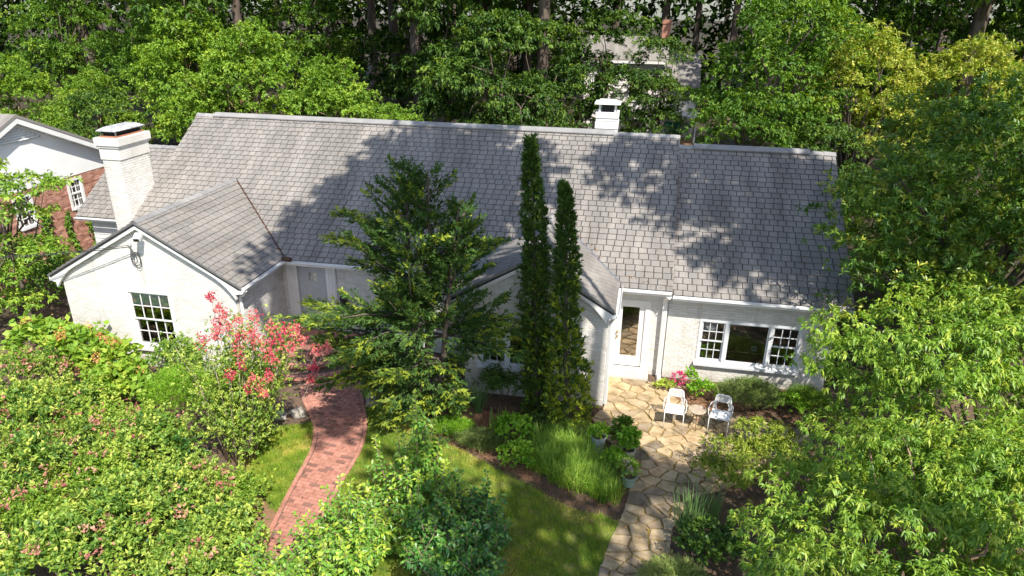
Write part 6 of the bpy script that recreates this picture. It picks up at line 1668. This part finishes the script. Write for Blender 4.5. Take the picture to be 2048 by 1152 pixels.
# ================================================================== stones beside the path
def rock(label, x, y, r, h, seed):
    rs = np.random.RandomState(seed); bm = bmesh.new(); bmesh.ops.create_icosphere(bm, subdivisions=3, radius=1)
    for v in bm.verts:
        q = v.co.normalized(); n_ = 0.16*math.sin(q.x*3.1+seed)+0.13*math.sin(q.y*4.3+q.z*2.2+seed*2)+0.08*math.sin(q.z*6+q.x*5)
        v.co = Vector((q.x*r*(1+n_), q.y*r*0.75*(1+n_), q.z*h*(1+n_)))
    me = bpy.data.meshes.new('garden_stone'); bm.to_mesh(me); bm.free(); me.materials.append(M_STONE)
    me.polygons.foreach_set('use_smooth', np.ones(len(me.polygons), dtype=bool))
    o = bpy.data.objects.new('garden_stone', me); o.location = (x, y, h*0.6); COL.objects.link(o)
    tag(o, label, 'stone', 'stones edging the path')
rock('larger pale stone left of the path at the lawn corner', -7.86, 13.42, 0.22, 0.15, 1)
rock('smaller flat stone beside the larger one left of the path', -8.22, 13.25, 0.20, 0.10, 2)
rock('grey stone right of the path at the foot of the conifer', -6.25, 14.3, 0.17, 0.2, 3)

# ================================================================== service cable, mast and floodlight on the left gable
sv = thing('service_cable', 'black service cable with coiled loops on the left gable wall', 'cable', (-12.75, 14.95, 3.4))
mb = MB(); mb.tube([(-12.78, 14.91, 3.35), (-12.78, 14.78, 3.42), (-12.76, 14.74, 3.62)], 0.022, 7); mb.lathe([(0.03, 0), (0.045, 0.03), (0.045, 0.09), (0.02, 0.12)], (-12.76, 14.74, 3.58), 10); mb.build('weather_head', M_LEAD, sv)
def sag(a, b, s, n_=24):
    a, b = Vector(a), Vector(b); return [a + (b-a)*(k/n_) - Vector((0, 0, s*4*(k/n_)*(1-k/n_))) for k in range(n_+1)]
mb = MB()
mb.tube(sag((-12.76, 14.70, 3.62), (-26.0, 11.5, 4.1), 0.55), 0.012, 5); mb.build('cable', M_CABLE, sv)
mb = MB(); mb.tube(sag((-12.74, 14.72, 3.66), (-26.0, 11.45, 4.3), 0.6), 0.008, 5); mb.build('cable', M_CABLE, sv)
for k, (dx, w, h) in enumerate(((0, 0.12, 0.30), (0.05, 0.10, 0.36), (-0.04, 0.09, 0.26))):
    mb = MB(); mb.tube([(-12.76 + dx + w*math.sin(q), 14.86 - 0.012*k, 3.22 - h*(1-math.cos(q))*0.62 + 0.2) for q in [j*2*math.pi/18 for j in range(19)]], 0.009, 5, caps=False); mb.build('loop', M_CABLE, sv, smooth=True)
fld = thing('floodlight', 'white floodlight box under the apex of the left gable', 'light', (-12.45, 14.7, 3.85))
mb = MB(); mb.obox((-12.42, 14.74, 3.98), (-12.38, 14.55, 3.88), 0.17, 0.12); mb.build('housing', M_TRIM, fld, bevel=0.012)
mb = MB(); mb.obox((-12.38, 14.549, 3.88), (-12.379, 14.54, 3.876), 0.14, 0.09); mb.build('lens', M_BLACKMETAL, fld)
mb = MB(); mb.tube([(-12.42, 14.80, 3.97), (-12.42, 14.74, 3.97)], 0.02, 6); mb.build('mount', M_TRIM, fld)
# amber lamp standing inside the wing window
lp = thing('table_lamp', 'amber table lamp inside the right sash of the wing window', 'lamp', (4.05, 17.85, 1.0))
mb = MB(); mb.lathe([(0.10, 0.24), (0.15, 0.05), (0.145, 0.05), (0.095, 0.24)], (4.05, 17.85, 1.05), 16); mb.build('lamp_shade', M_ORANGE, lp)
mb = MB(); mb.lathe([(0.08, -0.2), (0.05, -0.15), (0.02, -0.05), (0.015, 0.12)], (4.05, 17.85, 1.05), 12); mb.build('lamp_base', M_BRASS, lp)
cs = thing('window_table', 'narrow table inside the wing window', 'table', (3.2, 17.85, 0.12))
mb = MB(); mb.box(1.95, 4.35, 17.65, 18.05, 0.80, 0.84); mb.build('table_top', M_FLOORW, cs)
for x in (2.0, 4.28):
    for y in (17.68, 18.0):
        mb = MB(); mb.box(x, x+0.05, y, y+0.04, 0.12, 0.80); mb.build('leg', M_FLOORW, cs)
wp = thing('small_planter', 'small white planter inside the wing picture window', 'planter', (3.4, 17.8, 0.84))
mb = MB(); mb.lathe([(0.07, 0), (0.09, 0.09), (0.08, 0.09), (0.07, 0.07)], (3.4, 17.8, 0.842), 14); mb.build('pot', M_TRIM, wp)

# ================================================================== litter: mulch chips in the beds, dry leaves on paving and lawn
rs = np.random.RandomState(500)
def scatter(name, label, n, box, z, size, mat, keep, seed, aspect=0.5):
    rs = np.random.RandomState(seed)
    X = rs.uniform(box[0], box[1], n); Y = rs.uniform(box[2], box[3], n)
    k = np.array([keep(x, y) for x, y in zip(X, Y)]); X, Y = X[k], Y[k]; m = len(X)
    P = np.stack([X, Y, np.full(m, z) + rs.uniform(0, 0.012, m)], 1); a = rs.uniform(0, 6.28, m)
    D = nrm(np.stack([np.cos(a), np.sin(a), rs.uniform(-0.1, 0.35, m)], 1)); n0 = np.array([0, 0, 1.0]) + 0.35*rs.normal(size=(m, 3)); N_ = nrm(n0 - D*np.sum(n0*D, 1, keepdims=True))
    L = size*rs.uniform(0.5, 1.4, m)
    return tag(put(name, leaf_geo(P, D, N_, L, L*aspect, rs.uniform(0, 1, m)), mat), label, 'litter', kind='stuff')
L_DRY = leaf_mat('dry_leaf_litter', G3((0.05, 0.03, 0.02), (0.11, 0.065, 0.045), (0.20, 0.13, 0.10)), trans=0.1, gloss=0.02)
L_CHIP = leaf_mat('bark_chip', G3((0.02, 0.013, 0.012), (0.06, 0.033, 0.025), (0.13, 0.075, 0.055)), trans=0.0, gloss=0.02)
nl_ = lambda x, y: not in_poly((x, y), lawn_r_poly) and not in_poly((x, y), lawn_l_poly) and not in_poly((x, y), PATIO) and not in_poly((x, y), path_outline)
scatter('mulch_chips', 'brown bark mulch scattered over the beds by the house', 9000, (-5.6, 0.3, 11.4, 15.4), 0.004, 0.05, L_CHIP, nl_, 501, 0.35)
scatter('mulch_chips', 'brown bark mulch scattered under the wing window', 5000, (0.9, 5.2, 15.3, 17.3), 0.004, 0.05, L_CHIP, nl_, 502, 0.35)
scatter('dry_leaves', 'dry leaves lying on the flagstones', 420, (-0.6, 4.4, 8.6, 16.9), 0.042, 0.05, L_DRY, lambda x, y: in_poly((x, y), PATIO) and (x > 1.9 or y < 12.8 or (x*7.3 + y*3.1) % 1 < 0.25), 503, 0.55)
scatter('dry_leaves', 'dry leaves lying on the lawn and brick path', 260, (-8.6, 0.0, 9.0, 14.8), 0.045, 0.05, L_DRY, lambda x, y: not nl_(x, y), 504, 0.55)
scatter('roof_litter', 'dry leaf litter caught along the eaves and valleys of the roof', 900, (-9.7, 1.0, 17.1, 19.3), 0.0, 0.05, L_DRY, lambda x, y: (y < 17.35) or abs((y - YE)*SLOPE + ZE - (RZA - abs(x - RXA)*0.586)) < 0.12, 505, 0.4)
o = bpy.data.objects['roof_litter']
co = np.empty(len(o.data.vertices)*3, dtype=np.float32); o.data.vertices.foreach_get('co', co); co = co.reshape(-1, 3)
co[:, 2] += ZE + (co[:, 1] - YE)*SLOPE + 0.045; o.data.vertices.foreach_set('co', co.ravel()); o.data.update()
